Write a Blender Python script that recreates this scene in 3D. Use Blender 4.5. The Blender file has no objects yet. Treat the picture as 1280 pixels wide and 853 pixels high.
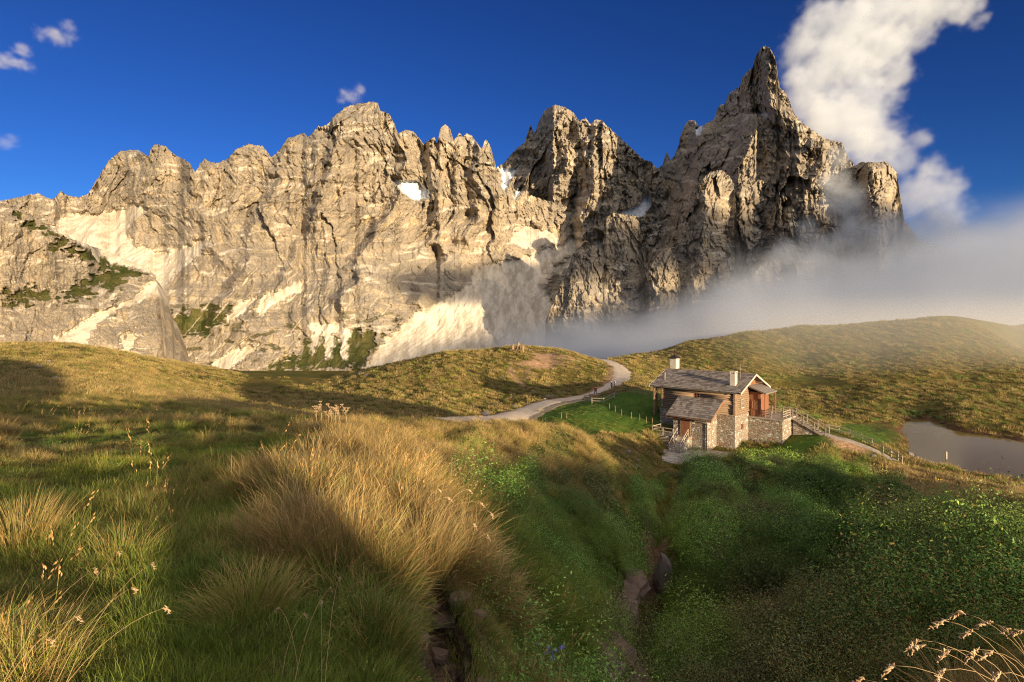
import bpy, bmesh, math, random
import numpy as np
from mathutils import Vector, Matrix
R = math.radians
random.seed(7)
rng = np.random.default_rng(11)
scene = bpy.context.scene
COL = scene.collection

# ------------------------------------------------------------------ camera
F, HZ = 711.0, 400.0                 # focal length and horizon in pixels of the 1280 px wide photograph
cam_d = bpy.data.cameras.new("camera")
cam_d.sensor_width = 36.0
cam_d.lens = 36.0 * F / 1280.0
cam_d.shift_y = (HZ - 426.5) / 1280.0
cam_d.clip_start = 0.05
cam_d.clip_end = 60000
cam = bpy.data.objects.new("camera", cam_d)
COL.objects.link(cam)
cam.location = (0, 0, 0)
cam.rotation_euler = (R(90), 0, 0)
scene.camera = cam

# ------------------------------------------------------------------ light
SUN_AZ, SUN_EL = 33.0, 6.0           # degrees right of straight behind the camera, degrees above the horizon
S2 = np.array([math.sin(R(SUN_AZ)), -math.cos(R(SUN_AZ))])
TE = math.tan(R(SUN_EL))
sun_vec = Vector((S2[0] * math.cos(R(SUN_EL)), S2[1] * math.cos(R(SUN_EL)), math.sin(R(SUN_EL))))
sun_d = bpy.data.lights.new("sun", 'SUN')
sun_d.energy = 5.0
sun_d.angle = R(0.6)
sun_d.color = (1.0, 0.785, 0.49)
sun = bpy.data.objects.new("sun", sun_d)
COL.objects.link(sun)
sun.rotation_euler = (-sun_vec).to_track_quat('-Z', 'Y').to_euler()
sun.location = (40, -60, 60)
world = bpy.data.worlds.new("World")
scene.world = world
world.use_nodes = True
wt = world.node_tree
wt.nodes.clear()
w_out = wt.nodes.new("ShaderNodeOutputWorld")
w_bg = wt.nodes.new("ShaderNodeBackground")
w_sky = wt.nodes.new("ShaderNodeTexSky")
w_sky.sky_type = 'NISHITA'
w_sky.sun_disc = False
w_sky.sun_elevation = R(SUN_EL)
w_sky.sun_rotation = R(180 - SUN_AZ)
w_sky.altitude = 2200
w_sky.air_density = 1.0
w_sky.dust_density = 0.1
w_sky.ozone_density = 3.5
w_hs = wt.nodes.new("ShaderNodeHueSaturation")
w_hs.inputs['Hue'].default_value = 0.512
w_hs.inputs['Saturation'].default_value = 1.05
w_hs.inputs['Value'].default_value = 0.44
wt.links.new(w_sky.outputs[0], w_hs.inputs['Color'])
w_gm = wt.nodes.new('ShaderNodeGamma'); w_gm.inputs['Gamma'].default_value = 1.4
wt.links.new(w_hs.outputs[0], w_gm.inputs['Color'])
# warm-white glow added to the sky overhead and behind the camera, fills the shade
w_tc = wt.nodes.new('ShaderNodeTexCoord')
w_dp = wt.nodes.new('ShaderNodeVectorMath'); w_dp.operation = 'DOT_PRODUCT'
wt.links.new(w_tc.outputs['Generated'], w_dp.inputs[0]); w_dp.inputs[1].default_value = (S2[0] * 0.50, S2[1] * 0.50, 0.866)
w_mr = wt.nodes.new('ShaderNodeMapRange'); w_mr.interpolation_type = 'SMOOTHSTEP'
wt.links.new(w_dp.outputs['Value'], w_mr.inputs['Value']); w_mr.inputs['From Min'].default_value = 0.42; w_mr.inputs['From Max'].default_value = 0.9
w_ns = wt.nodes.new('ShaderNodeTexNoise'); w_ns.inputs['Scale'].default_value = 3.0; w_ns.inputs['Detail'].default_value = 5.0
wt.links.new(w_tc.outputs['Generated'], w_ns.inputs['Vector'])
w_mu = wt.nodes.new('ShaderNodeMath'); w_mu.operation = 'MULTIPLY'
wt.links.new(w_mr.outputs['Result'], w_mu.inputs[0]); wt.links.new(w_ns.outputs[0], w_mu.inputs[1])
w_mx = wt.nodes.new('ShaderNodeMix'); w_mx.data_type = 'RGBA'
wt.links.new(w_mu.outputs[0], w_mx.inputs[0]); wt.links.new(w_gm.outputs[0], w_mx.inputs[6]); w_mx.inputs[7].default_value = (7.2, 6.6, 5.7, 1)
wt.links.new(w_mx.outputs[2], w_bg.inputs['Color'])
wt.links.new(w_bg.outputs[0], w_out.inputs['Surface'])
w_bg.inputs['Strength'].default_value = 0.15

scene.view_settings.view_transform = 'Standard'
scene.view_settings.look = 'None'
scene.view_settings.gamma = 1.0
scene.view_settings.exposure = 0.95
scene.view_settings.use_curve_mapping = False
scene.render.engine = 'CYCLES'
scene.cycles.use_denoising = True
scene.cycles.denoising_input_passes = 'RGB_ALBEDO_NORMAL'
scene.cycles.denoising_prefilter = 'NONE'
scene.render.filter_size = 1.1
scene.cycles.pixel_filter_type = 'BLACKMAN_HARRIS'
scene.cycles.filter_width = 1.1
scene.cycles.max_bounces = 6
scene.cycles.diffuse_bounces = 3
scene.cycles.transparent_max_bounces = 8
scene.cycles.volume_bounces = 3
scene.cycles.volume_step_rate = 1.0
scene.cycles.volume_max_steps = 256

# ------------------------------------------------------------------ maths
def P(px, py, d):
    """point seen at pixel (px, py) of the photograph at depth d"""
    return ((px - 640.0) / F * d, d, -(py - HZ) / F * d)

def _h(ix, iy, seed):
    n = (ix.astype(np.int64) * 374761393 + iy.astype(np.int64) * 668265263 + seed * 974634777) & 0xFFFFFFFF
    n = ((n ^ (n >> 13)) * 1274126177) & 0xFFFFFFFF
    n = ((n ^ (n >> 16)) * 2246822519) & 0xFFFFFFFF
    return (n ^ (n >> 15)) & 0xFFFFFFFF

def noise(x, y, seed=0):
    """gradient noise, about -1..1"""
    x = np.asarray(x, float); y = np.asarray(y, float)
    x, y = np.broadcast_arrays(x, y)
    ix = np.floor(x); iy = np.floor(y)
    fx = x - ix; fy = y - iy
    ix = ix.astype(np.int64); iy = iy.astype(np.int64)
    def g(dx, dy):
        a = _h(ix + dx, iy + dy, seed) * (2 * math.pi / 4294967296.0)
        return np.cos(a) * (fx - dx) + np.sin(a) * (fy - dy)
    u = fx * fx * fx * (fx * (fx * 6 - 15) + 10)
    v = fy * fy * fy * (fy * (fy * 6 - 15) + 10)
    a = g(0, 0); b = g(1, 0); c = g(0, 1); d = g(1, 1)
    return 1.5 * ((a * (1 - u) + b * u) * (1 - v) + (c * (1 - u) + d * u) * v)

def fbm(x, y, seed=0, octv=4, gain=0.5):
    s = 0; a = 1.0; t = 0
    for k in range(octv):
        s = s + a * noise(x, y, seed + 17 * k); t += a
        x = x * 2.03 + 5.1; y = y * 2.03 - 3.7; a *= gain
    return s / t

def ridged(x, y, seed=0, octv=4, gain=0.5):
    """0..1, sharp crests at 1"""
    s = 0; a = 1.0; t = 0
    for k in range(octv):
        s = s + a * (1 - np.minimum(1, np.abs(noise(x, y, seed + 31 * k)) * 1.6)); t += a
        x = x * 2.07 + 9.1; y = y * 2.07 - 4.2; a *= gain
    return s / t

def facet(x, y, seed=0):
    """broken rock: every cell of a random mosaic is a plane with its own tilt and height, about -1..1"""
    x = np.asarray(x, float); y = np.asarray(y, float)
    ix = np.floor(x).astype(np.int64); iy = np.floor(y).astype(np.int64)
    best = np.full(x.shape, 9e9); val = np.zeros(x.shape)
    for dx in (-1, 0, 1):
        for dy in (-1, 0, 1):
            h = _h(ix + dx, iy + dy, seed); h2 = _h(ix + dx, iy + dy, seed + 991)
            ox = x - (ix + dx + (h & 1023) / 1023.0); oy = y - (iy + dy + ((h >> 10) & 1023) / 1023.0)
            d = ox * ox + oy * oy
            v = ox * (((h2 & 1023) / 511.5) - 1) * 1.3 + oy * ((((h2 >> 10) & 1023) / 511.5) - 1) * 1.0 + (((h2 >> 20) & 1023) / 511.5 - 1) * 0.55
            m = d < best
            best = np.where(m, d, best); val = np.where(m, v, val)
    return val

def sstep(a, b, x):
    t = np.clip((x - a) / (b - a), 0, 1)
    return t * t * (3 - 2 * t)

def poly_sd(px, py, poly):
    """signed distance to a polygon, positive inside"""
    poly = np.array(poly, float)
    best = np.full(np.shape(px), 1e18); inside = np.zeros(np.shape(px), bool)
    n = len(poly)
    for i in range(n):
        ax, ay = poly[i]; bx, by = poly[(i + 1) % n]
        dx, dy = bx - ax, by - ay
        t = np.clip(((px - ax) * dx + (py - ay) * dy) / (dx * dx + dy * dy + 1e-9), 0, 1)
        best = np.minimum(best, (px - ax - t * dx) ** 2 + (py - ay - t * dy) ** 2)
        c = ((ay > py) != (by > py)) & (px < (bx - ax) * (py - ay) / ((by - ay) if by != ay else 1e-9) + ax)
        inside ^= c
    d = np.sqrt(best)
    return np.where(inside, d, -d)

def line_dist(px, py, line):
    best = np.full(np.shape(px), 1e18)
    for (ax, ay), (bx, by) in zip(line[:-1], line[1:]):
        dx, dy = bx - ax, by - ay
        t = np.clip(((px - ax) * dx + (py - ay) * dy) / (dx * dx + dy * dy + 1e-9), 0, 1)
        best = np.minimum(best, (px - ax - t * dx) ** 2 + (py - ay - t * dy) ** 2)
    return np.sqrt(best)

# ------------------------------------------------------------------ object helpers
def np_mesh(name, verts, faces, smooth=True):
    """verts (n,3), faces (m,k) numpy"""
    me = bpy.data.meshes.new(name)
    verts = np.ascontiguousarray(verts, dtype=np.float32); faces = np.ascontiguousarray(faces, dtype=np.int32)
    me.vertices.add(len(verts)); me.vertices.foreach_set('co', verts.ravel())
    k = faces.shape[1]
    me.loops.add(faces.size); me.loops.foreach_set('vertex_index', faces.ravel())
    me.polygons.add(len(faces))
    me.polygons.foreach_set('loop_start', np.arange(0, faces.size, k, dtype=np.int32))
    me.polygons.foreach_set('loop_total', np.full(len(faces), k, dtype=np.int32))
    me.update(calc_edges=True)
    me.polygons.foreach_set('use_smooth', np.full(len(faces), smooth))
    return me

def color_attr(me, name, rgba):
    a = me.color_attributes.new(name, 'FLOAT_COLOR', 'POINT')
    a.data.foreach_set('color', np.ascontiguousarray(rgba, dtype=np.float32).ravel())

def tag(o, label=None, cat=None, group=None, kind=None):
    if label: o['label'] = label
    if cat: o['category'] = cat
    if group: o['group'] = group
    if kind: o['kind'] = kind
    return o

def link(name, me, mat=None, parent=None):
    o = bpy.data.objects.new(name, me)
    COL.objects.link(o)
    if mat is not None:
        me.materials.clear(); me.materials.append(mat)
    if parent is not None: o.parent = parent
    return o

def empty(name, loc=(0, 0, 0), rz=0.0):
    o = bpy.data.objects.new(name, None)
    COL.objects.link(o); o.location = loc; o.rotation_euler = (0, 0, rz)
    o.empty_display_size = 0.3
    return o

def copy_tree(o, parent=None):
    c = o.copy(); COL.objects.link(c)
    if parent is not None: c.parent = parent
    for ch in list(o.children): copy_tree(ch, c)
    return c

class MB:
    """collects shapes for ONE mesh"""
    def __init__(s): s.v = []; s.f = []; s.sm = []
    def add(s, vs, fs, smooth=False):
        n = len(s.v); s.v += [tuple(v) for v in vs]
        s.f += [tuple(n + i for i in f) for f in fs]; s.sm += [smooth] * len(fs)
    def box(s, x0, x1, y0, y1, z0, z1, bev=0.0):
        b = min(bev, abs(x1 - x0) / 2.01, abs(y1 - y0) / 2.01, abs(z1 - z0) / 2.01)
        if b <= 0:
            vs = [(x, y, z) for z in (z0, z1) for y in (y0, y1) for x in (x0, x1)]
            s.add(vs, [(0, 2, 3, 1), (4, 5, 7, 6), (0, 1, 5, 4), (2, 6, 7, 3), (0, 4, 6, 2), (1, 3, 7, 5)])
            return
        cx, cy, cz = (x0 + x1) / 2, (y0 + y1) / 2, (z0 + z1) / 2
        s._cham(cx, cy, cz, (x1 - x0) / 2, (y1 - y0) / 2, (z1 - z0) / 2, b, None)
    def _cham(s, cx, cy, cz, hx, hy, hz, b, M):
        bm = bmesh.new(); bmesh.ops.create_cube(bm, size=2)
        for v in bm.verts: v.co = Vector((v.co.x * hx, v.co.y * hy, v.co.z * hz))
        bmesh.ops.bevel(bm, geom=bm.edges[:], offset=b, segments=1, affect='EDGES', profile=0.5)
        bm.verts.index_update()
        vs = [((M @ v.co) if M else v.co) + Vector((cx, cy, cz)) for v in bm.verts]
        s.add(vs, [[v.index for v in f.verts] for f in bm.faces]); bm.free()
    def beam(s, a, b, w, h, bev=0.0, roll=0.0):
        """box bar from a to b, width w, height h"""
        a = Vector(a); b = Vector(b); d = b - a; L = d.length
        x = d.normalized(); up = Vector((0, 0, 1)) if abs(x.z) < 0.95 else Vector((0, 1, 0))
        y = up.cross(x).normalized(); z = x.cross(y)
        M = Matrix((x, y, z)).transposed()
        if roll: M = M @ Matrix.Rotation(roll, 3, 'X')
        c = (a + b) / 2
        if bev > 0: s._cham(c.x, c.y, c.z, L / 2, w / 2, h / 2, bev, M)
        else:
            vs = [c + M @ Vector((sx * L / 2, sy * w / 2, sz * h / 2)) for sz in (-1, 1) for sy in (-1, 1) for sx in (-1, 1)]
            s.add(vs, [(0, 2, 3, 1), (4, 5, 7, 6), (0, 1, 5, 4), (2, 6, 7, 3), (0, 4, 6, 2), (1, 3, 7, 5)])
    def tube(s, pts, rad, n=8, cap=True):
        pts = [Vector(p) for p in pts]
        rads = rad if hasattr(rad, '__len__') else [rad] * len(pts)
        base = len(s.v); rings = []
        t = (pts[1] - pts[0]).normalized()
        up = Vector((0, 0, 1)) if abs(t.z) < 0.9 else Vector((1, 0, 0))
        nrm = up.cross(t).normalized()
        vs = []
        for i, p in enumerate(pts):
            if 0 < i < len(pts) - 1: t = (pts[i + 1] - pts[i - 1]).normalized()
            elif i > 0: t = (pts[i] - pts[i - 1]).normalized()
            nrm = (nrm - t * nrm.dot(t)).normalized(); bi = t.cross(nrm)
            for k in range(n):
                a = 2 * math.pi * k / n
                vs.append(p + (nrm * math.cos(a) + bi * math.sin(a)) * rads[i])
        fs = []
        for i in range(len(pts) - 1):
            for k in range(n):
                fs.append((i * n + k, i * n + (k + 1) % n, (i + 1) * n + (k + 1) % n, (i + 1) * n + k))
        s.add(vs, fs, True)
        if cap:
            s.f.append(tuple(base + k for k in reversed(range(n)))); s.sm.append(False)
            s.f.append(tuple(base + (len(pts) - 1) * n + k for k in range(n))); s.sm.append(False)
    def mesh(s, name):
        me = bpy.data.meshes.new(name)
        me.from_pydata([tuple(v) for v in s.v], [], s.f); me.update()
        me.polygons.foreach_set('use_smooth', s.sm)
        return me
    def build(s, name, mat, parent=None):
        return link(name, s.mesh(name), mat, parent)

# ------------------------------------------------------------------ node helpers
class NT:
    def __init__(s, nt): s.nt = nt
    def n(s, t, **kw):
        nd = s.nt.nodes.new(t)
        for k, v in kw.items():
            if k == 'inp':
                for a, b in v.items(): s.set(nd, a, b)
            else: setattr(nd, k, v)
        return nd
    def set(s, nd, a, b):
        sock = nd.inputs[a]
        if isinstance(b, bpy.types.NodeSocket): s.nt.links.new(b, sock)
        else: sock.default_value = b
    def math(s, op, a, b=0.5, c=0.5, clamp=False):
        nd = s.n("ShaderNodeMath", operation=op, use_clamp=clamp)
        s.set(nd, 0, a); s.set(nd, 1, b)
        if op in ('SMOOTH_MAX', 'SMOOTH_MIN', 'MULTIPLY_ADD', 'WRAP'): s.set(nd, 2, c)
        return nd.outputs[0]
    def vmath(s, op, a, b=None, out=0):
        nd = s.n("ShaderNodeVectorMath", operation=op)
        s.set(nd, 0, a)
        if b is not None: s.set(nd, 1, b)
        return nd.outputs[out]
    def rng(s, v, a, b, c=0.0, d=1.0, smooth=True):
        nd = s.n("ShaderNodeMapRange", interpolation_type='SMOOTHSTEP' if smooth else 'LINEAR')
        s.set(nd, 'Value', v)
        for k, x in zip(('From Min', 'From Max', 'To Min', 'To Max'), (a, b, c, d)): s.set(nd, k, x)
        return nd.outputs['Result']
    def mix(s, fac, a, b, mode='MIX'):
        nd = s.n("ShaderNodeMix", data_type='RGBA', blend_type=mode, clamp_factor=True)
        s.set(nd, 0, fac)
        for i, v in ((6, a), (7, b)):
            s.set(nd, i, v if isinstance(v, bpy.types.NodeSocket) else (*v[:3], 1))
        return nd.outputs[2]
    def noise(s, vec, scale, detail=4, rough=0.55, dist=0.0, col=False):
        nd = s.n("ShaderNodeTexNoise")
        if vec is not None: s.set(nd, 'Vector', vec)
        s.set(nd, 'Scale', scale); s.set(nd, 'Detail', detail); s.set(nd, 'Roughness', rough); s.set(nd, 'Distortion', dist)
        return nd.outputs[1 if col else 0]

def new_mat(name, rough=0.9, spec=0.2):
    m = bpy.data.materials.new(name); m.use_nodes = True
    nt = m.node_tree; b = nt.nodes['Principled BSDF']
    b.inputs['Roughness'].default_value = rough
    b.inputs['Specular IOR Level'].default_value = spec
    return m, NT(nt), b

def plain_mat(name, c1, c2, scale=3.0, rough=0.85, bump=0.0, bscale=None, stretch=(1, 1, 1), metallic=0.0, spec=0.25):
    m, N, b = new_mat(name, rough, spec)
    tc = N.n("ShaderNodeTexCoord").outputs['Object']
    mp = N.n("ShaderNodeMapping"); N.set(mp, 'Vector', tc); N.set(mp, 'Scale', stretch)
    f = N.rng(N.noise(mp.outputs[0], scale, 5, 0.6), 0.3, 0.7)
    N.set(b, 'Base Color', N.mix(f, c1, c2)); N.set(b, 'Metallic', metallic)
    if bump > 0:
        bp = N.n("ShaderNodeBump"); N.set(bp, 'Strength', 0.8); N.set(bp, 'Distance', bump)
        N.set(bp, 'Height', N.noise(mp.outputs[0], bscale or scale * 2, 4, 0.6)); N.set(b, 'Normal', bp.outputs[0])
    return m
# ------------------------------------------------------------------ terrain
LAKE_Z = -18.5
CP = []          # control points x, y, z
for px, py, d in [
    # left field near the camera
    (0, 853, 2.6), (150, 853, 2.6), (320, 853, 2.6), (480, 853, 2.9), (0, 770, 3.2), (310, 770, 3.1), (0, 700, 3.9), (150, 690, 4.1), (300, 680, 4.3),
    (450, 730, 3.8), (0, 620, 5.6), (200, 620, 5.6), (400, 640, 5.3), (520, 700, 4.4), (0, 560, 8.4), (200, 560, 8.6), (400, 560, 9.0), (500, 600, 7.4),
    (0, 528, 14), (200, 528, 15), (400, 532, 15), (500, 542, 15), (560, 580, 10.5), (600, 640, 8), (580, 700, 5.2),
    # golden bank and its slope down into the gully
    (560, 556, 14), (600, 562, 14), (620, 564, 14.5), (650, 568, 15), (700, 574, 16.5), (760, 590, 18.5), (790, 612, 20.5), (650, 600, 12.5), (720, 608, 15.5), (780, 632, 19.5),
    (590, 853, 3.3), (640, 760, 5.2), (700, 853, 4.9), (700, 700, 8.2), (690, 640, 11.5), (770, 700, 12.5), (750, 780, 8.0), (815, 630, 23),
    (760, 853, 6.6),
    # gully floor
    (800, 853, 11.5), (815, 760, 17), (825, 690, 27), (835, 640, 38), (845, 600, 57), (900, 600, 58),
    # right bank
    (900, 853, 10.5), (1000, 853, 8.5), (1100, 853, 6.5), (1280, 853, 3.6), (1400, 853, 3.2), (1280, 770, 6.0), (1150, 770, 8.5), (1280, 700, 11.5), (1000, 750, 13.5),
    (900, 700, 21), (1000, 700, 18), (1100, 690, 17), (1280, 650, 22), (1190, 650, 24), (1100, 640, 32), (1000, 640, 38), (930, 650, 36),
    (1280, 622, 40), (1200, 615, 48), (1100, 605, 50), (1020, 600, 56), (950, 600, 60), (1280, 608, 60), (1200, 594, 64), (1150, 588, 66), (1340, 615, 60),
    # cabin surroundings
    (850, 578, 70), (900, 578, 71), (870, 566, 74), (920, 562, 75), (960, 556, 75.5), (1000, 546, 76), (1030, 543, 75), (1060, 553, 72.5), (1090, 563, 71),
    (1122, 577, 69), (1000, 570, 70), (1060, 575, 68), (820, 582, 68), (940, 575, 70),
    (805, 552, 73), (770, 552, 66), (740, 550, 64), (815, 535, 79), (785, 535, 78), (760, 527, 80), (830, 520, 84), (800, 500, 93), (760, 505, 92), (735, 512, 88),
    (800, 487, 100), (770, 489, 104), (700, 527, 78), (650, 534, 78),
    # road and mound
    (600, 527, 78), (640, 522, 82), (680, 504, 99), (720, 498, 106), (750, 490, 114), (775, 478, 130), (778, 466, 150), (762, 452, 185), (745, 450, 215),
    (620, 500, 112), (680, 485, 124), (720, 480, 133), (740, 462, 150), (700, 445, 160), (650, 438, 165), (560, 441, 170), (600, 465, 140), (520, 480, 128), (500, 457, 165),
    (450, 463, 200), (480, 500, 104), (550, 510, 90), (420, 490, 135), (650, 470, 138), (690, 460, 150),
    # left meadow
    (0, 432, 210), (80, 433, 210), (150, 442, 210), (220, 454, 210), (290, 464, 200), (360, 466, 210), (0, 455, 110), (0, 480, 60), (0, 500, 32), (150, 470, 90), (150, 492, 52),
    (300, 480, 165), (300, 500, 118), (400, 482, 160), (400, 500, 108), (0, 437, 260), (-120, 442, 260), (150, 450, 260), (0, 452, 330), (150, 462, 330), (-120, 455, 330), (-120, 440, 180), (1240, 409, 305), (-120, 480, 60), (150, 508, 30), (300, 516, 28),
    # right hill
    (1090, 403, 300), (1000, 408, 295), (930, 417, 285), (860, 427, 265), (800, 443, 235), (1180, 406, 310), (1280, 411, 320), (1340, 415, 310), (1400, 420, 300), (1400, 440, 240), (1280, 430, 260), (1600, 435, 280), (1600, 470, 170), (1500, 500, 120),
    (1000, 450, 215), (1100, 450, 205), (1200, 450, 195), (1280, 455, 190), (900, 462, 190), (840, 458, 200), (960, 490, 146), (1000, 500, 134), (1060, 512, 112),
    (1100, 490, 135), (1200, 500, 118), (1280, 510, 110), (880, 478, 150), (830, 478, 135), (1130, 522, 106), (1200, 533, 96), (1280, 545, 89), (1360, 556, 84),
    (1040, 522, 103), (1000, 515, 108), (1090, 532, 96), (1060, 534, 90), (1100, 545, 86), (1130, 545, 89),
]:
    CP.append(P(px, py, d))
# under the tarn
for px, py, d in [(1150, 535, 95), (1200, 550, 88), (1260, 565, 82), (1330, 585, 76), (1280, 580, 76), (1160, 550, 87)]:
    x, y, z = P(px, py, d); CP.append((x, y, LAKE_Z - 1.6))
for px, py in [(1135, 561), (1180, 580), (1225, 592), (1280, 601), (1360, 612), (1130, 529), (1200, 539), (1280, 553), (1380, 566)]:
    d = -LAKE_Z * F / (py - HZ); x, y, z = P(px, py, d); CP.append((x, y, LAKE_Z))
CP += [(-3, -1, -1.5), (0, -2, -1.6), (3, -2, -2.0), (0.3, 0.8, -1.75), (-2, 1.2, -1.65), (2.2, 1.5, -2.1)]
# unseen hillside behind the photographer, its crest shaped to shade the ground in view
T2 = np.array([-S2[1], S2[0]])                       # to the right seen along the shadows
for u, H in [(-70, 9), (-40, 9), (-22, 7), (-12, 3.4), (-8, 2.0), (-5.5, 0.5), (-4, -0.6), (-2, -1.55), (0.5, -1.4), (2, -1.35), (4, -1.75), (7, -2.15), (10, -2.7), (14, -4.0), (17, -4.0), (21, -0.6), (26, 0.6), (32, 0.4), (37, -4), (42, -11), (48, -14.0), (60, -16.0), (75, -20), (110, -26)]:
    for L, dz in ((41.0, -2.2), (52.0, 0.0), (63.0, -1.5)):
        p = S2 * L + T2 * u; CP.append((p[0], p[1], H + TE * 52 + dz))
for u, H in [(-12, -1.0), (-4, -1.7), (0, -1.9), (6, -2.9), (14, -6.5)]:
    p = S2 * 22 + T2 * u; CP.append((p[0], p[1], H + 0.8))
# wide surroundings
for a in range(0, 360, 20):
    x, y = math.sin(R(a)), math.cos(R(a))
    front = abs((a + 180) % 360 - 180) < 70
    CP.append((x * 520, y * 520, -70 if front else -35)); CP.append((x * 900, y * 900, -110 if front else -60))
CP = np.array(CP)

def warp(x, y):
    r = np.sqrt(x * x + y * y) + 1e-6
    g = np.log1p(r / 3.0) / r
    return x * g, y * g
_wx, _wy = warp(CP[:, 0], CP[:, 1])
_n = len(CP)
_r2 = (_wx[:, None] - _wx[None]) ** 2 + (_wy[:, None] - _wy[None]) ** 2
_K = np.where(_r2 > 0, 0.5 * _r2 * np.log(_r2 + 1e-12), 0) + np.eye(_n) * 0.0006
_A = np.zeros((_n + 3, _n + 3)); _A[:_n, :_n] = _K
_A[:_n, _n] = 1; _A[:_n, _n + 1] = _wx; _A[:_n, _n + 2] = _wy; _A[_n:, :_n] = _A[:_n, _n:].T
_W = np.linalg.solve(_A, np.concatenate([CP[:, 2], [0, 0, 0]]))

def xy(px, d): return ((px - 640) / F * d, d)
def PX(pts): return [xy(px, d) for px, d in pts]
ROAD = [P(560, 540, 74)[:2], xy(600, 80), xy(640, 84), xy(682, 99), xy(722, 107), xy(752, 116), xy(770, 128), xy(778, 142), xy(776, 158), xy(764, 180), xy(752, 205), xy(740, 235)]
FOOTPATH = [xy(1028, 75.5), xy(1045, 74), xy(1068, 73), xy(1092, 71.5), xy(1108, 70), xy(1124, 68.5)]
TRACK2 = [xy(650, 80), xy(700, 96), xy(742, 103)]
YARD = PX([(828, 70), (826, 76), (860, 77), (905, 74.6), (918, 74.3), (914, 70.5), (880, 68.5), (845, 68)])

# the cabin's frame: corner, long wall along -X, gable wall along +Y
CAB = np.array([29.4, 75.0]); CAB_ROT = math.atan2(-0.692, 0.722)
CX = np.array([0.722, -0.692]); CY = np.array([0.692, 0.722])
SHRUB = PX([(838, 60), (828, 45), (822, 28), (812, 20), (790, 12), (770, 7), (800, 5.6), (1000, 4.5), (1240, 4.6), (1330, 8), (1300, 12), (1200, 20), (1130, 33), (1090, 46), (1065, 57), (1010, 62), (930, 62), (905, 61)])
DITCH = PX([(805, 7.5), (800, 9), (803, 12), (810, 16), (820, 22), (830, 32), (838, 45), (846, 58)])
BARE = PX([(522, 4.3), (575, 4.4), (598, 3.9), (604, 3.2), (596, 2.7), (538, 2.7), (515, 3.3)])
def CANOPY(x, y):
    k = np.clip(np.hypot(x, y) / 34, 0.4, 1.0)
    return k * (4.2 * sstep(0.02, 0.55, np.abs(noise(x / 5.0, y / 5.0, 301))) ** 0.8 + 0.8 * np.sqrt(np.abs(noise(x / 1.6, y / 1.6, 302))) - 2.4)
def cab_local(x, y):
    dx, dy = x - CAB[0], y - CAB[1]
    return dx * CX[0] + dy * CX[1], dx * CY[0] + dy * CY[1]

def height(x, y, detail=True):
    x = np.asarray(x, float); y = np.asarray(y, float)
    shp = x.shape; xf = x.ravel(); yf = y.ravel(); out = np.empty(len(xf))
    for i in range(0, len(xf), 40000):
        X = xf[i:i + 40000]; Y = yf[i:i + 40000]
        wx, wy = warp(X, Y)
        r2 = (wx[:, None] - _wx[None]) ** 2 + (wy[:, None] - _wy[None]) ** 2 + 1e-12
        z = (0.5 * r2 * np.log(r2)) @ _W[:_n] + _W[_n] + _W[_n + 1] * wx + _W[_n + 2] * wy
        out[i:i + 40000] = z
    r = np.hypot(xf, yf)
    if detail:
        tame = sstep(1.5, 6, line_dist(xf, yf, ROAD)) * sstep(1.0, 3.5, line_dist(xf, yf, FOOTPATH)) * sstep(-0.3, 1.5, -poly_sd(xf, yf, YARD))
        near = 1 - sstep(12, 40, r)
        out += tame * near * (0.10 * fbm(xf / 1.3, yf / 1.3, 3, 3) + 0.05 * noise(xf / 0.35, yf / 0.35, 8))
        mid = sstep(8, 30, r) * (1 - sstep(240, 500, r))
        out += tame * mid * (0.35 * fbm(xf / 9, yf / 9, 5, 4) + 0.14 * noise(xf / 1.7, yf / 1.7, 9) * sstep(20, 90, r))
        far = sstep(120, 260, r)
        out += far * 1.2 * fbm(xf / 45, yf / 45, 15, 4)
    # only the tarn's bed lies below its level
    tb = sstep(-4, 1, poly_sd(xf, yf, PX([(1040, 112), (1052, 100), (1100, 89), (1125, 80), (1180, 68), (1300, 58), (1700, 52), (1700, 88), (1400, 102), (1200, 110), (1100, 114)])))
    lo = (xf > 15) & (yf > 52) & (yf < 150)
    out = np.where(lo, out + (1 - tb) * np.maximum(0, -17.9 - out) * 0.9, out)
    # unseen bump added behind the photographer to shade a strip of the near field
    pl = xf * S2[0] + yf * S2[1]; pu = xf * T2[0] + yf * T2[1]
    out += 3.3 * np.exp(-((pl - 13.5) / 1.6) ** 2 - np.abs((pu - 0.75) / 1.05) ** 3) * (1 + 0.25 * noise(pu * 2.3, pl, 44))
    dd_ = line_dist(xf, yf, DITCH) + 0.25 * noise(xf / 0.8, yf / 0.8, 95)
    out -= 1.5 * (1 - sstep(0.08, 0.5 + 0.010 * r, dd_)) * sstep(6.5, 8.5, r) * (1 - sstep(50, 58, r))
    out -= 0.42 * sstep(-0.03, 0.10, poly_sd(xf, yf, BARE) + 0.10 * noise(xf * 3.1, yf * 3.1, 96)) * (1 + 0.2 * noise(xf * 6, yf * 9, 97))
    sh_ = sstep(-1.0, 1.5, poly_sd(xf, yf, SHRUB) / (0.6 + 0.03 * r)) * sstep(0.6, 1.6, line_dist(xf, yf, DITCH)) * sstep(9, 16, r)
    out += sh_ * CANOPY(xf, yf)
    # flat yard under the cabin's front
    yd = sstep(-1.2, 0.4, poly_sd(xf, yf, YARD))
    out = out * (1 - yd) + (-17.35) * yd
    # the terrain below the cabin is cut level
    lx, ly = cab_local(xf, yf)
    inn = sstep(-1.0, 0.3, np.minimum.reduce([lx + 10.8, 0.0 - lx + 0.0, ly - 0.2, 8.8 - ly]))
    out = np.where(inn > 0, np.minimum(out, out * (1 - inn) + (-15.0) * inn), out)
    return out.reshape(shp)

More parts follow.
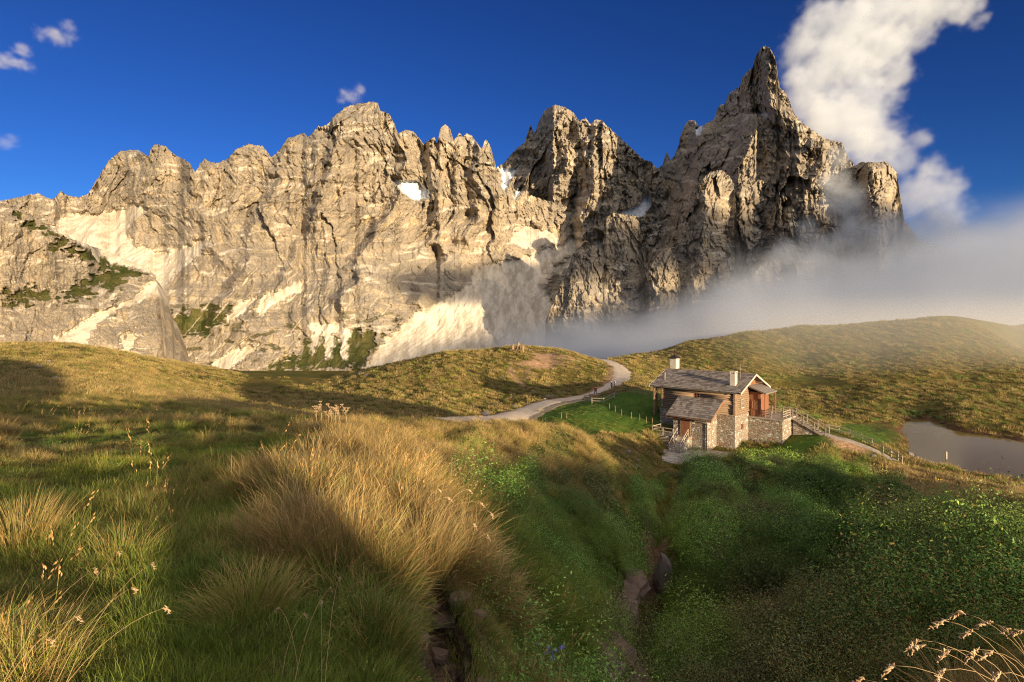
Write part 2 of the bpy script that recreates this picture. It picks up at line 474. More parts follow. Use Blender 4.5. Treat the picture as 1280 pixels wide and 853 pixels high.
def ground_at(px, py):
    d = np.exp(np.arange(math.log(1.5), math.log(300), 0.004)); h = height((px - 640) / F * d, d); k = int(np.argmax(h > -(py - HZ) / F * d)); d = float(d[k]); return (px - 640) / F * d, d, float(h[k])
def hz(x, y): return float(height(np.array([x]), np.array([y]))[0])

# ---- ground colour zones (albedo only)
def zones(x, y):
    """returns weights: lawn, dirt, dry, shrubby"""
    r = np.hypot(x, y); px = 640 + F * x / np.maximum(y, 0.5)
    wn = fbm(x / 6, y / 6, 21, 3)
    lawn = sstep(-2, 2.5, poly_sd(x, y, PX([(655, 84), (700, 98), (745, 103), (800, 101), (835, 97), (842, 82), (815, 78), (795, 74), (740, 66), (690, 72)])) + 2 * wn)
    lawn = np.maximum(lawn, sstep(-1, 1.5, poly_sd(x, y, PX([(925, 74.5), (975, 75), (1010, 77), (1030, 74), (1040, 72), (1000, 68), (940, 69)])) + wn))
    lawn = np.maximum(lawn, 0.9 * sstep(-1, 1.5, poly_sd(x, y, PX([(1034, 79), (1055, 95), (1095, 98), (1135, 96), (1138, 90), (1110, 76), (1075, 74)])) + wn))
    dirt = sstep(0, 7, poly_sd(x, y, PX([(640, 158), (655, 172), (700, 170), (735, 158), (715, 150), (690, 146), (668, 136), (640, 140)])) + 9 * fbm(x / 7, y / 7, 33, 4))
    dirt = np.maximum(dirt, sstep(0.4, 0.0, line_dist(x, y, PX([(638, 150), (640, 138), (655, 128), (668, 120)])) / 3.0 + 0.25 * wn))
    dirt = np.maximum(dirt, 0.8 * sstep(2.6, 1.0, line_dist(x, y, ROAD) + 1.0 * wn - 1.6))
    dirt = np.maximum(dirt, sstep(-1.0, 1.2, poly_sd(x, y, PX([(1036, 74.5), (1060, 73.5), (1090, 71), (1085, 69.5), (1050, 71), (1040, 72.5)])) + 0.6 * wn))
    dirt = np.maximum(dirt, sstep(-0.12, 0.1, poly_sd(x, y, BARE) + 0.12 * noise(x * 4, y * 4, 90)))
    dirt = np.maximum(dirt, sstep(0.5, 0.25, line_dist(x, y, DITCH) + 0.25 * noise(x, y, 91)) * (r < 30))
    return lawn, np.clip(dirt, 0, 1), wn, r

# ---- the sheet
def ring(r0, r1, k):
    return np.exp(np.arange(math.log(r0), math.log(r1), k))
rr = np.concatenate([ring(0.5, 3, 0.03), ring(3, 330, 0.0085), ring(330, 900, 0.03), ring(900, 14000, 0.25), [14000]])
aa = np.concatenate([np.arange(-52, 52.01, 0.13), np.arange(53, 307.9, 1.0)])
ang = np.radians(aa)
RR, AA = np.meshgrid(rr, ang, indexing='ij')
GX, GY = RR * np.sin(AA), RR * np.cos(AA)
GZ = height(GX, GY)
GZ = np.where(RR > 900, -110 - 60 * sstep(900, 3000, RR), GZ)
nr, na = GX.shape
idx = np.arange(nr * na).reshape(nr, na)
q = np.stack([idx[:-1], idx[1:], np.roll(idx, -1, 1)[1:], np.roll(idx, -1, 1)[:-1]], -1).reshape(-1, 4)
V = np.stack([GX, GY, GZ], -1).reshape(-1, 3)
V = np.concatenate([V, [[0, 0, hz(0, 0)]]])
cen = len(V) - 1
fan = np.stack([np.full(na, cen), idx[0], np.roll(idx[0], -1), np.roll(idx[0], -1)], -1)
me = np_mesh("ground", V, q)
lawn, dirt, wn, r_ = zones(V[:, 0], V[:, 1])
nz = sstep(0.5, 1.6, (LAKE_Z + 1.6) - V[:, 2]) * (V[:, 0] > 20) * (V[:, 1] > 40) * (V[:, 1] < 140)
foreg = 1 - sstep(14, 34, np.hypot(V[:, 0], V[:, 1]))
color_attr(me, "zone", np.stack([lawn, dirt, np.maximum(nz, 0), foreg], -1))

m_ground, N, B = new_mat("ground_soil_and_turf", 0.95, 0.1)
tc = N.n("ShaderNodeTexCoord").outputs['Object']
at = N.n("ShaderNodeAttribute", attribute_name="zone")
sp = N.n("ShaderNodeSeparateColor"); N.set(sp, 0, at.outputs['Color'])
n1 = N.noise(tc, 0.035, 5, 0.6); n2 = N.noise(tc, 0.45, 5, 0.65); n3 = N.noise(tc, 2.2, 4, 0.7); n4 = N.noise(tc, 0.012, 3)
c = N.mix(N.rng(n2, 0.35, 0.65), (0.11, 0.10, 0.018), (0.22, 0.15, 0.038))
c = N.mix(N.rng(n1, 0.4, 0.65), c, N.mix(N.rng(n2, 0.3, 0.7), (0.055, 0.07, 0.012), (0.13, 0.12, 0.02)))
c = N.mix(N.rng(n3, 0.42, 0.75, 0, 0.6), c, (0.045, 0.035, 0.012))
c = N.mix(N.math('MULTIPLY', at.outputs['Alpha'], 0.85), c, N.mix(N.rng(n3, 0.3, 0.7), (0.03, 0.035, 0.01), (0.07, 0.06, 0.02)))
c = N.mix(sp.outputs[0], c, N.mix(N.rng(n2, 0.3, 0.7), (0.05, 0.105, 0.014), (0.09, 0.14, 0.022)))
dc = N.mix(N.rng(n3, 0.3, 0.7), (0.30, 0.16, 0.085), (0.48, 0.31, 0.19))
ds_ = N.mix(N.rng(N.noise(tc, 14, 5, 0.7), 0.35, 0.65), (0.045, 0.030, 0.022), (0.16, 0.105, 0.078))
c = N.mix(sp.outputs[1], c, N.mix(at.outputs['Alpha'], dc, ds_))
c = N.mix(sp.outputs[2], c, (0.12, 0.06, 0.03))
N.set(B, 'Base Color', c)
bp = N.n("ShaderNodeBump"); N.set(bp, 'Strength', 0.9); N.set(bp, 'Distance', 0.35)
N.set(bp, 'Height', N.math('ADD', N.noise(tc, 1.1, 5, 0.7), N.math('MULTIPLY', N.noise(tc, 0.3, 4, 0.6), 1.2)))
N.set(B, 'Normal', bp.outputs[0])
g = link("ground", me, m_ground); tag(g, kind='structure')

# ---- road and paths: sheets draped a little above the ground
def drape(name, line, widths, mat, lift=0.07, step=0.6, seed=1, cross=8):
    pts = np.array(line, float)
    # smooth the line (Catmull-Rom)
    out = []
    pp = np.vstack([2 * pts[0] - pts[1], pts, 2 * pts[-1] - pts[-2]])
    ww = np.interp(np.arange(len(pts)), np.linspace(0, len(pts) - 1, len(widths)), widths)
    wq = []
    for i in range(1, len(pp) - 2):
        n = max(2, int(np.linalg.norm(pp[i + 1] - pp[i]) / step))
        for k in range(n):
            t = k / n
            a, b, c_, d_ = pp[i - 1], pp[i], pp[i + 1], pp[i + 2]
            out.append(0.5 * (2 * b + (c_ - a) * t + (2 * a - 5 * b + 4 * c_ - d_) * t * t + (3 * b - a - 3 * c_ + d_) * t ** 3))
            wq.append(ww[i - 1] + (ww[min(i, len(ww) - 1)] - ww[i - 1]) * t)
    out = np.array(out); wq = np.array(wq)
    tn = np.gradient(out, axis=0); tn /= np.linalg.norm(tn, axis=1)[:, None]
    nm = np.stack([-tn[:, 1], tn[:, 0]], -1)
    s = np.arange(len(out)) * step
    wl = wq * (0.5 + 0.10 * noise(s / 2.5, s * 0 + 0.3, seed)); wr = wq * (0.5 + 0.10 * noise(s / 2.5, s * 0 + 7.3, seed + 5))
    us = np.linspace(0, 1, cross)
    X = out[:, None, :] + nm[:, None, :] * (wl[:, None, None] * (1 - us)[None, :, None] - wr[:, None, None] * us[None, :, None])
    Z = height(X[..., 0], X[..., 1]) + lift
    Z[:, 0] -= lift + 0.05; Z[:, -1] -= lift + 0.05
    Vv = np.concatenate([X, Z[..., None]], -1).reshape(-1, 3)
    id_ = np.arange(len(out) * cross).reshape(len(out), cross)
    qq = np.stack([id_[:-1, :-1], id_[1:, :-1], id_[1:, 1:], id_[:-1, 1:]], -1).reshape(-1, 4)
    o = link(name, np_mesh(name, Vv, qq), mat); tag(o, kind='structure'); return o
m_gravel = plain_mat("pale_gravel", (0.66, 0.54, 0.40), (0.50, 0.39, 0.28), 1.2, 0.95, 0.03, 9)
drape("road", ROAD, [8.0, 7.5, 6.0, 5.0, 4.4, 4.4, 4.6, 5.0, 5.0, 5, 5, 5], m_gravel, 0.09, seed=2)
drape("path", TRACK2, [2.4, 2.2, 1.6], plain_mat("worn_track", (0.38, 0.30, 0.20), (0.26, 0.20, 0.12), 1.5, 0.95), 0.07, seed=4)
m_paving = plain_mat("footpath_grey_planks", (0.36, 0.30, 0.25), (0.24, 0.19, 0.15), 2.0, 0.9, 0.02, 8)
drape("footpath", FOOTPATH, [1.5, 1.7, 1.9, 2.1, 2.1], m_paving, 0.08, 0.3, seed=6, cross=6)
# yard of pale slabs
def patch(name, poly, mat, z, thick=0.12):
    m = MB(); n = len(poly)
    vs = [(x, y, z) for x, y in poly] + [(x, y, z - thick) for x, y in poly]
    m.add(vs, [tuple(range(n))] + [(i, n + i, n + (i + 1) % n, (i + 1) % n) for i in range(n)])
    o = m.build(name, mat); return o
m_slab, N, B = new_mat("pale_stone_slabs", 0.9)
tc = N.n("ShaderNodeTexCoord").outputs['Object']
vo = N.n("ShaderNodeTexVoronoi", feature='DISTANCE_TO_EDGE'); N.set(vo, 'Vector', tc); N.set(vo, 'Scale', 0.9)
c = N.mix(N.rng(N.noise(tc, 1.3, 4), 0.3, 0.7), (0.50, 0.43, 0.36), (0.33, 0.28, 0.24))
N.set(B, 'Base Color', N.mix(N.rng(vo.outputs[0], 0.0, 0.06), (0.10, 0.10, 0.05), c))
yc = poly_sd
yard = patch("yard", [tuple(p) for p in YARD][::-1], m_slab, -17.28, 0.3); tag(yard, kind='structure')

# ---- tarn
m_water, N, B = new_mat("tarn_water", 0.06, 0.22)
N.set(B, 'Base Color', (0.16, 0.11, 0.035, 1)); B.inputs['IOR'].default_value = 1.15
tc = N.n("ShaderNodeTexCoord").outputs['Object']
bp = N.n("ShaderNodeBump"); N.set(bp, 'Strength', 0.25); N.set(bp, 'Distance', 0.03)
N.set(bp, 'Height', N.noise(tc, 1.6, 3, 0.5)); N.set(B, 'Normal', bp.outputs[0])
wx0, wx1, wy0, wy1 = 36, 150, 58, 125
wp = PX([(1040, 108), (1050, 100), (1100, 90), (1125, 78), (1180, 66), (1300, 56), (1700, 50), (1700, 90), (1400, 104), (1200, 112), (1100, 116)])
wm = MB(); wm.add([(x, y, LAKE_Z) for x, y in wp], [tuple(range(len(wp)))])
tag(wm.build("water", m_water), kind='structure')
# ------------------------------------------------------------------ mountains
SCREE = [
    [(78, 270), (110, 266), (150, 262), (178, 253), (182, 262), (163, 280), (158, 292), (172, 308), (205, 316), (262, 297), (266, 303), (250, 318), (215, 345), (207, 366), (150, 385), (118, 410), (106, 440), (60, 440), (62, 428), (78, 415), (122, 392), (165, 372), (194, 348), (188, 341), (140, 330), (90, 300), (60, 285)],
    [(265, 455), (292, 437), (325, 430), (318, 440), (296, 458), (280, 470)],
    [(318, 386), (330, 368), (386, 349), (388, 356), (352, 378), (326, 396)],
    [(282, 398), (300, 378), (322, 372), (310, 388), (290, 402)],
    [(447, 470), (478, 428), (520, 392), (556, 376), (588, 352), (595, 336), (615, 330), (650, 322), (668, 316), (700, 308), (716, 298), (732, 300), (716, 318), (692, 330), (684, 352), (690, 378), (720, 398), (760, 420), (640, 470)],
    [(150, 440), (152, 420), (168, 412), (172, 420), (160, 450)],
    [(700, 345), (690, 336), (745, 300), (765, 294), (750, 312), (720, 330)],
    [(385, 405), (430, 405), (438, 412), (434, 450), (428, 450), (424, 418), (418, 418), (414, 448), (408, 448), (404, 416), (392, 440), (386, 440), (392, 416)],
    [(640, 290), (665, 280), (690, 290), (700, 302), (660, 312), (640, 306)],
]
SNOW = [
    [(618, 207), (630, 206), (640, 212), (650, 206), (640, 222), (632, 240), (627, 232), (628, 218)],
    [(488, 222), (500, 228), (520, 226), (527, 232), (536, 240), (534, 248), (518, 252), (506, 244)],
    [(762, 270), (782, 264), (800, 256), (811, 240), (814, 255), (806, 270), (796, 272), (784, 270)],
    [(780, 392), (795, 372), (803, 378), (790, 398), (778, 402)],
    [(640, 245), (652, 232), (656, 226), (650, 244), (644, 252)],
    [(868, 160), (880, 155), (876, 168), (870, 172)],
]
GREEN = [
    [(214, 404), (216, 390), (240, 388), (262, 380), (288, 388), (290, 398), (255, 420), (215, 418), (216, 422)],
    [(380, 425), (404, 415), (420, 420), (440, 412), (470, 414), (478, 428), (455, 462), (330, 466), (350, 448), (375, 440)],
    [(158, 328), (172, 338), (150, 362), (112, 358), (120, 372), (70, 380), (100, 350)],
    [(60, 300), (110, 312), (158, 332), (120, 336), (100, 322), (60, 312)],
    [(18, 264), (62, 284), (104, 306), (152, 324), (186, 341), (176, 350), (150, 347), (118, 332), (100, 314), (60, 295), (20, 276)],
    [(0, 366), (40, 358), (75, 372), (10, 385)], [(120, 392), (150, 376), (160, 380), (130, 400)],
]
def dens(x, y, polys, wob, soft):
    m = np.full(x.shape, -1e9)
    for pl_ in polys:
        pl_a = np.array(pl_, float)
        x0, y0 = pl_a.min(0) - 30; x1, y1 = pl_a.max(0) + 30
        sel = (x > x0) & (x < x1) & (y > y0) & (y < y1)
        if sel.any():
            sd = poly_sd(x[sel], y[sel], pl_)
            m[sel] = np.maximum(m[sel], sd)
    return sstep(-soft, soft, m + wob)

def curtain(name, sky, base, D0, mat, nx, ny, seed, wallslope=3.0, apron=None, ribs=(), relief=1.0, yaw=None, jag=1.0, back=500.0, slope_fn=None, tilt=None, masks=True, low=1.0, wander=10.0):
    """a rock face climbed row by row from its base to its skyline: every row steps up and back by the local slope"""
    sky = np.array(sky, float); base = np.array(base, float); D0 = np.array(D0, float)
    px = np.linspace(sky[0, 0], sky[-1, 0], nx)
    top = np.interp(px, sky[:, 0], sky[:, 1])
    top = top - jag * (2.2 * ridged(px / 7.0, px * 0 + 3.3, seed + 1, 3) + 1.2 * noise(px / 1.9, px * 0, seed + 2) - 1.4)
    bot = np.interp(px, base[:, 0], base[:, 1])
    t = np.linspace(0, 1, ny)
    PXg = np.broadcast_to(px[None], (ny, nx)); PYg = bot[None] + (top - bot)[None] * t[:, None]
    wx = PXg + 8 * fbm(PXg / 60, PYg / 60, seed + 3, 4, 0.6); wy = PYg + 8 * fbm(PXg / 40, PYg / 30, seed + 4, 4, 0.6)
    wx = wx + wander * fbm(PXg / 190, PYg / 120, seed + 70, 2) * 1.6
    wob = 5 * fbm(PXg / 9, PYg / 9, seed + 5, 4)
    scree = dens(PXg, PYg, SCREE, wob * 1.5 + 2.5 * fbm(PXg / 3.5, PYg / 3.5, seed + 66, 2), 2.4)
    snow = dens(PXg, PYg, SNOW, wob * 0.6, 1.0)
    green = dens(PXg, PYg, GREEN, wob * 3.0 + 14 * fbm(PXg / 14, PYg / 5, seed + 6, 4) - 2.0, 2.0)
    green = green * (1 - scree)
    if low < 1:
        lo_ = sstep(290, 370, PYg + 14 * fbm(PXg / 60, PYg / 60, seed + 50, 2))
        dgl = ridged((PXg + PYg * 0.9) / 26, (PYg - PXg * 0.35) / 120, seed + 51, 3); ptc = fbm(PXg / 45, PYg / 22, seed + 52, 3)
        scree = np.maximum(scree, lo_ * sstep(0.82, 0.93, dgl + 0.25 * ptc) * 0.6)
        green = np.maximum(green, sstep(335, 430, PYg) * sstep(0.12, 0.3, fbm(PXg / 22 , PYg / 9, seed + 53, 4) - 0.05) * 0.8) * (1 - scree)
    if not masks: scree = scree * 0; snow = snow * 0; green = green * 0
    smooth = np.clip(scree + 0.8 * snow, 0, 1)
    # slope of every patch
    ledge = ridged(wx / 90, wy / 15 + wx / 160, seed + 8, 3)
    ta = wallslope * (0.55 + 0.9 * fbm(wx / 50, wy / 22, seed + 7, 3) ** 2 + 0.55 * (1 - sstep(0.72, 0.9, ledge)))
    if slope_fn is not None: ta = slope_fn(PXg, PYg, ta)
    ta = ta * (1 - smooth) + 0.78 * smooth
    D = np.zeros((ny, nx)); D[0] = np.interp(px, D0[:, 0], D0[:, 1])
    k = (HZ - PYg) / F
    kern = np.exp(-np.linspace(-2.2, 2.2, 15) ** 2); kern /= kern.sum()
    for j in range(1, ny):
        dk = k[j] - k[j - 1]
        tj = np.maximum(ta[j], k[j] + 0.28)
        inc = D[j - 1] * dk / (tj - k[j])
        inc = np.convolve(np.pad(inc, 7, mode='edge'), kern, 'valid')
        D[j] = D[j - 1] + inc
    sc = D / 2200.0
    for rb in ribs:
        (ln, wl, wr, amp) = rb
        ln = np.array(sorted(ln, key=lambda q: q[1]), float)
        cx = np.interp(PYg, ln[:, 1], ln[:, 0]) + 14 * fbm(PYg / 26, PXg * 0 + 1.7, seed + int(ln[0, 0]), 4)
        fade = sstep(ln[0, 1] - 10, ln[0, 1] + 6, PYg) * (1 - sstep(ln[-1, 1] - 6, ln[-1, 1] + 22, PYg))
        dx = wx * 0.35 + PXg * 0.65 - cx
        prof = np.where(dx < 0, np.maximum(0, 1 + dx / wl), np.maximum(0, 1 - dx / wr))
        D = D - amp * sc * fade * prof
    # buttresses and gullies running down the face, then finer and finer
    r1 = ridged(wx / 62, wy / 170, seed + 11, 2); r2 = ridged(wx / 27 + 0.3 * noise(wx / 40, wy / 40, seed), wy / 75, seed + 12, 3)
    r3 = ridged(wx / 11, wy / 30, seed + 13, 3); r4 = ridged(wx / 4.6 + wy / 30, wy / 9, seed + 14, 3)
    st = ridged(wx / 70, wy / 8 - wx / 40, seed + 15, 3); n5 = noise(wx / 2.1, wy / 2.6, seed + 16)
    blk = noise(wx / 8, wy / 9, seed + 18)
    fx = wx + 3 * fbm(PXg / 12, PYg / 12, seed + 40, 3); fy = wy + 4 * fbm(PXg / 12, PYg / 12, seed + 41, 3)
    f1 = facet(fx / 34, fy / 80, seed + 42); f2 = facet(fx / 14 + fy / 90, fy / 34, seed + 43); f3 = facet(fx / 6 - fy / 40, fy / 12, seed + 44); f4 = facet(fx / 2.7, fy / 4.5, seed + 45)
    rel = 48 * r1 + 24 * r2 + 12 * r3 + 8 * r4 + 7 * st + 3.5 * n5 + 6 * blk + 40 * f1 + 22 * f2 + 13 * f3 + 6.5 * f4
    edge = sstep(0, 0.05, t)[:, None]
    D = D - relief * sc * rel * (1 - 0.93 * smooth) * (1 - 0.55 * green) * edge * (low + (1 - low) * sstep(330, 240, PYg))
    # runnels in the scree
    D = D - sc * smooth * (9 * ridged(wx / 9 + wy / 11, wy / 60, seed + 19, 3) + 1.5 * noise(wx / 2, wy / 2, seed + 20))
    if tilt is not None: D = D + tilt(PXg, PYg) * sc
    X = (PXg - 640) / F * D; Y = D; Z = (HZ - PYg) / F * D
    # the far side falls away behind the crest
    nb = 14
    bx, by, bz = [X], [Y], [Z]
    for j in range(1, nb):
        u = j / (nb - 1)
        drop = (Z[-1] + 150) * u ** 1.25
        g = (0.25 + 0.75 * (Z[-1] - Z[-1].min() + 80) / (np.ptp(Z[-1]) + 80))
        Yb = Y[-1] + back * u * g; Xb = X[-1] * (Yb / Y[-1]) ** 0.3
        nzb = 22 * noise(px / 25, px * 0 + j * 0.5, seed + 30)
        bx.append(Xb[None]); by.append(Yb[None]); bz.append((Z[-1] - drop + nzb * min(1, u * 4))[None])
    X = np.concatenate(bx); Y = np.concatenate(by); Z = np.concatenate(bz)
    nn = X.shape[0]
    idx = np.arange(nn * nx).reshape(nn, nx)
    q = np.stack([idx[:-1, :-1], idx[:-1, 1:], idx[1:, 1:], idx[1:, :-1]], -1).reshape(-1, 4)
    me = np_mesh(name, np.stack([X, Y, Z], -1).reshape(-1, 3), q)
    yel = sstep(0.2, 0.5, fbm(wx / 13, wy / 24, seed + 21, 4)) * (1 - smooth) * (1 - green)
    lm = sstep(0.70, 0.88, ledge + 0.10 * fbm(wx / 6, wy / 4, seed + 60, 3)) * sstep(0.0, 0.25, fbm(wx / 30, wy / 30, seed + 61, 3) + 0.15) * 0.75
    m4 = np.stack([np.maximum(scree, lm * (1 - green)), green, snow, yel], -1)
    m4 = np.concatenate([m4, np.broadcast_to(m4[-1:], (nn - ny, nx, 4))])
    color_attr(me, "mask", m4.reshape(-1, 4))
    o = link(name, me, mat); tag(o, kind='structure'); return o

m_rock, N, B = new_mat("dolomite_rock", 0.95, 0.1)
tc = N.n("ShaderNodeTexCoord").outputs['Object']
at = N.n("ShaderNodeAttribute", attribute_name="mask")
sp = N.n("ShaderNodeSeparateColor"); N.set(sp, 0, at.outputs['Color'])
mp = N.n("ShaderNodeMapping"); N.set(mp, 'Vector', tc); N.set(mp, 'Scale', (1, 1, 0.35))
mp2 = N.n("ShaderNodeMapping"); N.set(mp2, 'Vector', tc); N.set(mp2, 'Scale', (0.25, 0.25, 1.6)); N.set(mp2, 'Rotation', (0.06, 0.10, 0))
big = N.noise(tc, 0.004, 5, 0.6); strk = N.noise(mp.outputs[0], 0.028, 6, 0.68, 0.6); fine = N.noise(mp.outputs[0], 0.11, 5, 0.72); bed = N.noise(mp2.outputs[0], 0.035, 5, 0.65)
c = N.mix(N.rng(big, 0.40, 0.60), (0.41, 0.335, 0.245), (0.31, 0.265, 0.21))
vbig = N.noise(tc, 0.0016, 3, 0.6)
c = N.mix(N.rng(vbig, 0.42, 0.62, 0, 0.45), c, (0.27, 0.225, 0.175))
med = N.noise(tc, 0.013, 4, 0.65)
c = N.mix(N.rng(med, 0.52, 0.66, 0, 0.5), c, (0.235, 0.20, 0.16))
c = N.mix(N.rng(strk, 0.42, 0.75, 0, 0.7), c, (0.19, 0.16, 0.13))
c = N.mix(N.rng(bed, 0.52, 0.68, 0, 0.75), c, (0.54, 0.43, 0.30))
c = N.mix(N.rng(fine, 0.48, 0.78, 0, 0.65), c, (0.15, 0.125, 0.10))
c = N.mix(N.math('MULTIPLY', at.outputs['Alpha'], N.rng(fine, 0.35, 0.6, 0.9, 0.15)), c, (0.62, 0.46, 0.25))
mp3 = N.n('ShaderNodeMapping'); N.set(mp3, 'Vector', tc); N.set(mp3, 'Scale', (1, 0.3, 0.3)); N.set(mp3, 'Rotation', (0, -0.5, 0))
cs = N.mix(N.rng(N.noise(mp3.outputs[0], 0.045, 6, 0.7), 0.38, 0.62), (0.64, 0.56, 0.45), (0.40, 0.34, 0.265))
c = N.mix(sp.outputs[0], c, cs)
cg = N.mix(N.rng(N.noise(tc, 0.02, 5, 0.7), 0.35, 0.65), (0.045, 0.055, 0.015), (0.13, 0.115, 0.04))
c = N.mix(sp.outputs[1], c, cg)
c = N.mix(sp.outputs[2], c, (0.72, 0.74, 0.78))
N.set(B, 'Base Color', c)
bp = N.n("ShaderNodeBump"); N.set(bp, 'Strength', N.rng(sp.outputs[0], 0, 1, 1.0, 0.35, False)); N.set(bp, 'Distance', 9.0)
h = N.math('ADD', N.noise(mp.outputs[0], 0.07, 7, 0.72), N.math('MULTIPLY', bed, 0.45))
N.set(bp, 'Height', h); N.set(B, 'Normal', bp.outputs[0])

# the skyline of the whole group, read from left to right
SKY_A = [(-60, 262), (0, 251), (20, 247), (48, 241), (60, 248), (67, 249), (76, 238), (84, 244), (99, 247), (110, 242), (122, 223), (135, 202), (148, 190), (160, 187), (173, 188), (186, 196), (189, 185), (194, 180), (207, 183), (219, 194), (236, 202), (244, 216), (250, 204), (256, 199), (270, 204), (283, 200), (295, 186), (312, 180), (329, 183), (339, 197), (350, 187), (359, 173), (380, 166), (385, 172), (398, 158), (409, 156), (418, 145), (433, 133), (450, 129), (465, 127), (471, 128), (476, 138), (487, 142), (498, 167), (507, 162), (518, 165), (529, 180), (536, 176), (543, 170), (546, 180), (551, 160), (557, 154), (563, 162), (567, 176), (574, 166), (579, 171), (583, 167), (589, 169), (598, 181), (602, 186), (607, 173), (612, 180), (618, 200), (624, 226), (640, 236), (680, 250), (720, 262)]
SKY_C = [(600, 230), (623, 208), (630, 204), (636, 197), (645, 186), (656, 178), (663, 156), (668, 166), (674, 151), (681, 138), (692, 131), (702, 133), (710, 136), (718, 142), (724, 152), (732, 147), (738, 155), (745, 149), (752, 150), (759, 158), (765, 163), (774, 171), (782, 178), (793, 189), (804, 199), (815, 203), (822, 212), (840, 235), (880, 262)]
SKY_B = [(770, 330), (800, 280), (812, 245), (820, 212), (828, 207), (831, 196), (834, 190), (838, 200), (843, 194), (848, 183), (851, 168), (856, 157), (861, 150), (869, 151), (874, 158), (880, 156), (888, 152), (893, 148), (898, 133), (906, 129), (912, 116), (918, 113), (925, 108), (928, 97), (934, 90), (941, 84), (944, 72), (949, 63), (955, 57), (960, 58), (965, 64), (970, 75), (972, 92), (975, 110), (981, 114), (987, 127), (993, 142), (1003, 154), (1012, 160), (1025, 170), (1040, 176), (1052, 178), (1060, 196), (1069, 207), (1076, 202), (1090, 203), (1106, 202), (1115, 208), (1121, 216), (1125, 240), (1130, 275), (1150, 300), (1200, 318), (1300, 340), (1420, 360)]
# left massif
def slope_a(x, y, ta):
    low = sstep(280, 380, y + 0.10 * (x - 300))
    return ta * (1 - 0.66 * low) * (1 - 0.25 * sstep(230, 300, y))
curtain("mountain", SKY_A, [(-60, 470), (720, 474)], [(-60, 1500), (100, 1450), (450, 1300), (720, 1500)], m_rock, 980, 470, 100, 2.6,
        ribs=[([(505, 165), (498, 230), (470, 300), (430, 380)], 14, 60, 90), ([(360, 175), (340, 250), (300, 330), (262, 400)], 14, 70, 90), ([(420, 150), (410, 230), (385, 300), (340, 370)], 12, 50, 70), ([(545, 170), (540, 250), (560, 320), (520, 380)], 12, 40, 80), ([(245, 205), (262, 290), (265, 330)], 12, 50, 60), ([(395, 150), (380, 230), (345, 330), (300, 420)], 60, 90, 90), ([(465, 130), (452, 200), (470, 300), (440, 400)], 50, 70, 90), ([(430, 140), (400, 240), (420, 330), (380, 400)], 30, 50, 60), ([(270, 205), (240, 260), (270, 320), (250, 380)], 36, 40, 60), ([(553, 160), (545, 230), (535, 320)], 22, 30, 80), ([(608, 175), (600, 230), (590, 300)], 18, 30, 110),
              ([(583, 170), (578, 215), (570, 250)], 9, 14, 60), ([(515, 165), (512, 215)], 14, 18, 60), ([(194, 182), (200, 260), (230, 330), (215, 400)], 26, 60, 80), ([(310, 182), (300, 250), (290, 340)], 28, 45, 60), ([(686, 322), (682, 350)], 14, 16, 90), ([(158, 190), (165, 250)], 20, 30, 60)],
        slope_fn=slope_a, back=700, low=0.5, relief=0.8, wander=34)
# peak behind the snow gap
def tilt_c(x, y): return 260 * sstep(640, 600, x) - 0
curtain("mountain", SKY_C, [(600, 430), (880, 430)], [(600, 1900), (700, 1850), (760, 1900), (880, 2000)], m_rock, 420, 400, 200, 2.6,
        ribs=[([(690, 135), (672, 200), (655, 260), (640, 300)], 26, 60, 130), ([(745, 152), (742, 210), (735, 270), (728, 310)], 22, 26, 90), ([(718, 145), (716, 210)], 10, 12, 50)], back=600)
# the great tower on the right with its arete turned to the light
AR = np.array([(52, 952), (100, 962), (140, 965), (165, 945), (200, 930), (240, 918), (300, 905), (360, 870), (430, 840)], float)
def tilt_b(x, y):
    ax = np.interp(y, AR[:, 0], AR[:, 1])
    return np.maximum(0, ax - x) * 10.0 - 260 * np.exp(-((x - 1095) / 22) ** 2) * sstep(190, 215, y)
curtain("mountain", SKY_B, [(770, 470), (1420, 470)], [(770, 1420), (900, 1300), (1000, 1280), (1150, 1350), (1420, 1500)], m_rock, 860, 560, 300, 2.2,
        ribs=[([(985, 140), (1000, 200), (985, 280), (960, 350)], 26, 50, 110), ([(880, 160), (872, 210), (850, 260), (830, 320)], 20, 30, 70), ([(1030, 180), (1035, 240), (1020, 300)], 20, 40, 90)],
        tilt=tilt_b, relief=1.15, back=600)
# towers standing in front of the main faces
def pillar(sky, base_y, d, seed, nx, ny, **kw):
    x0, x1 = sky[0][0], sky[-1][0]; xm = (x0 + x1) / 2
    def tl(x, y): 
        u = np.clip((x - xm) / ((x1 - x0) / 2), -1, 1)
        return kw.get('depth', 130) * (1 - np.sqrt(np.maximum(0, 1 - u * u * 0.98)))
    return curtain("rock_tower", sky, [(x0, base_y), (x1, base_y)], [(x0, d), (x1, d)], m_rock, nx, ny, seed, kw.get('ws', 2.8), tilt=tl, relief=0.7, back=160, ribs=kw.get('ribs', ()), masks=False)
pillar([(815, 420), (826, 350), (838, 310), (858, 292), (866, 262), (872, 236), (880, 222), (890, 214), (902, 213), (912, 220), (918, 232), (920, 262), (924, 300), (930, 350), (950, 420)], 475, 1290, 410, 240, 420, depth=210, ws=3.2,
       ribs=[([(892, 216), (884, 280), (872, 340), (860, 400)], 26, 30, 70)])
pillar([(722, 410), (738, 352), (748, 330), (755, 296), (758, 272), (766, 266), (780, 268), (797, 270), (800, 284), (806, 330), (812, 370), (822, 410)], 475, 1330, 420, 170, 320, depth=160)
pillar([(682, 400), (696, 368), (708, 340), (716, 318), (724, 309), (742, 306), (752, 316), (756, 350), (764, 400)], 475, 1270, 430, 140, 220, depth=130)
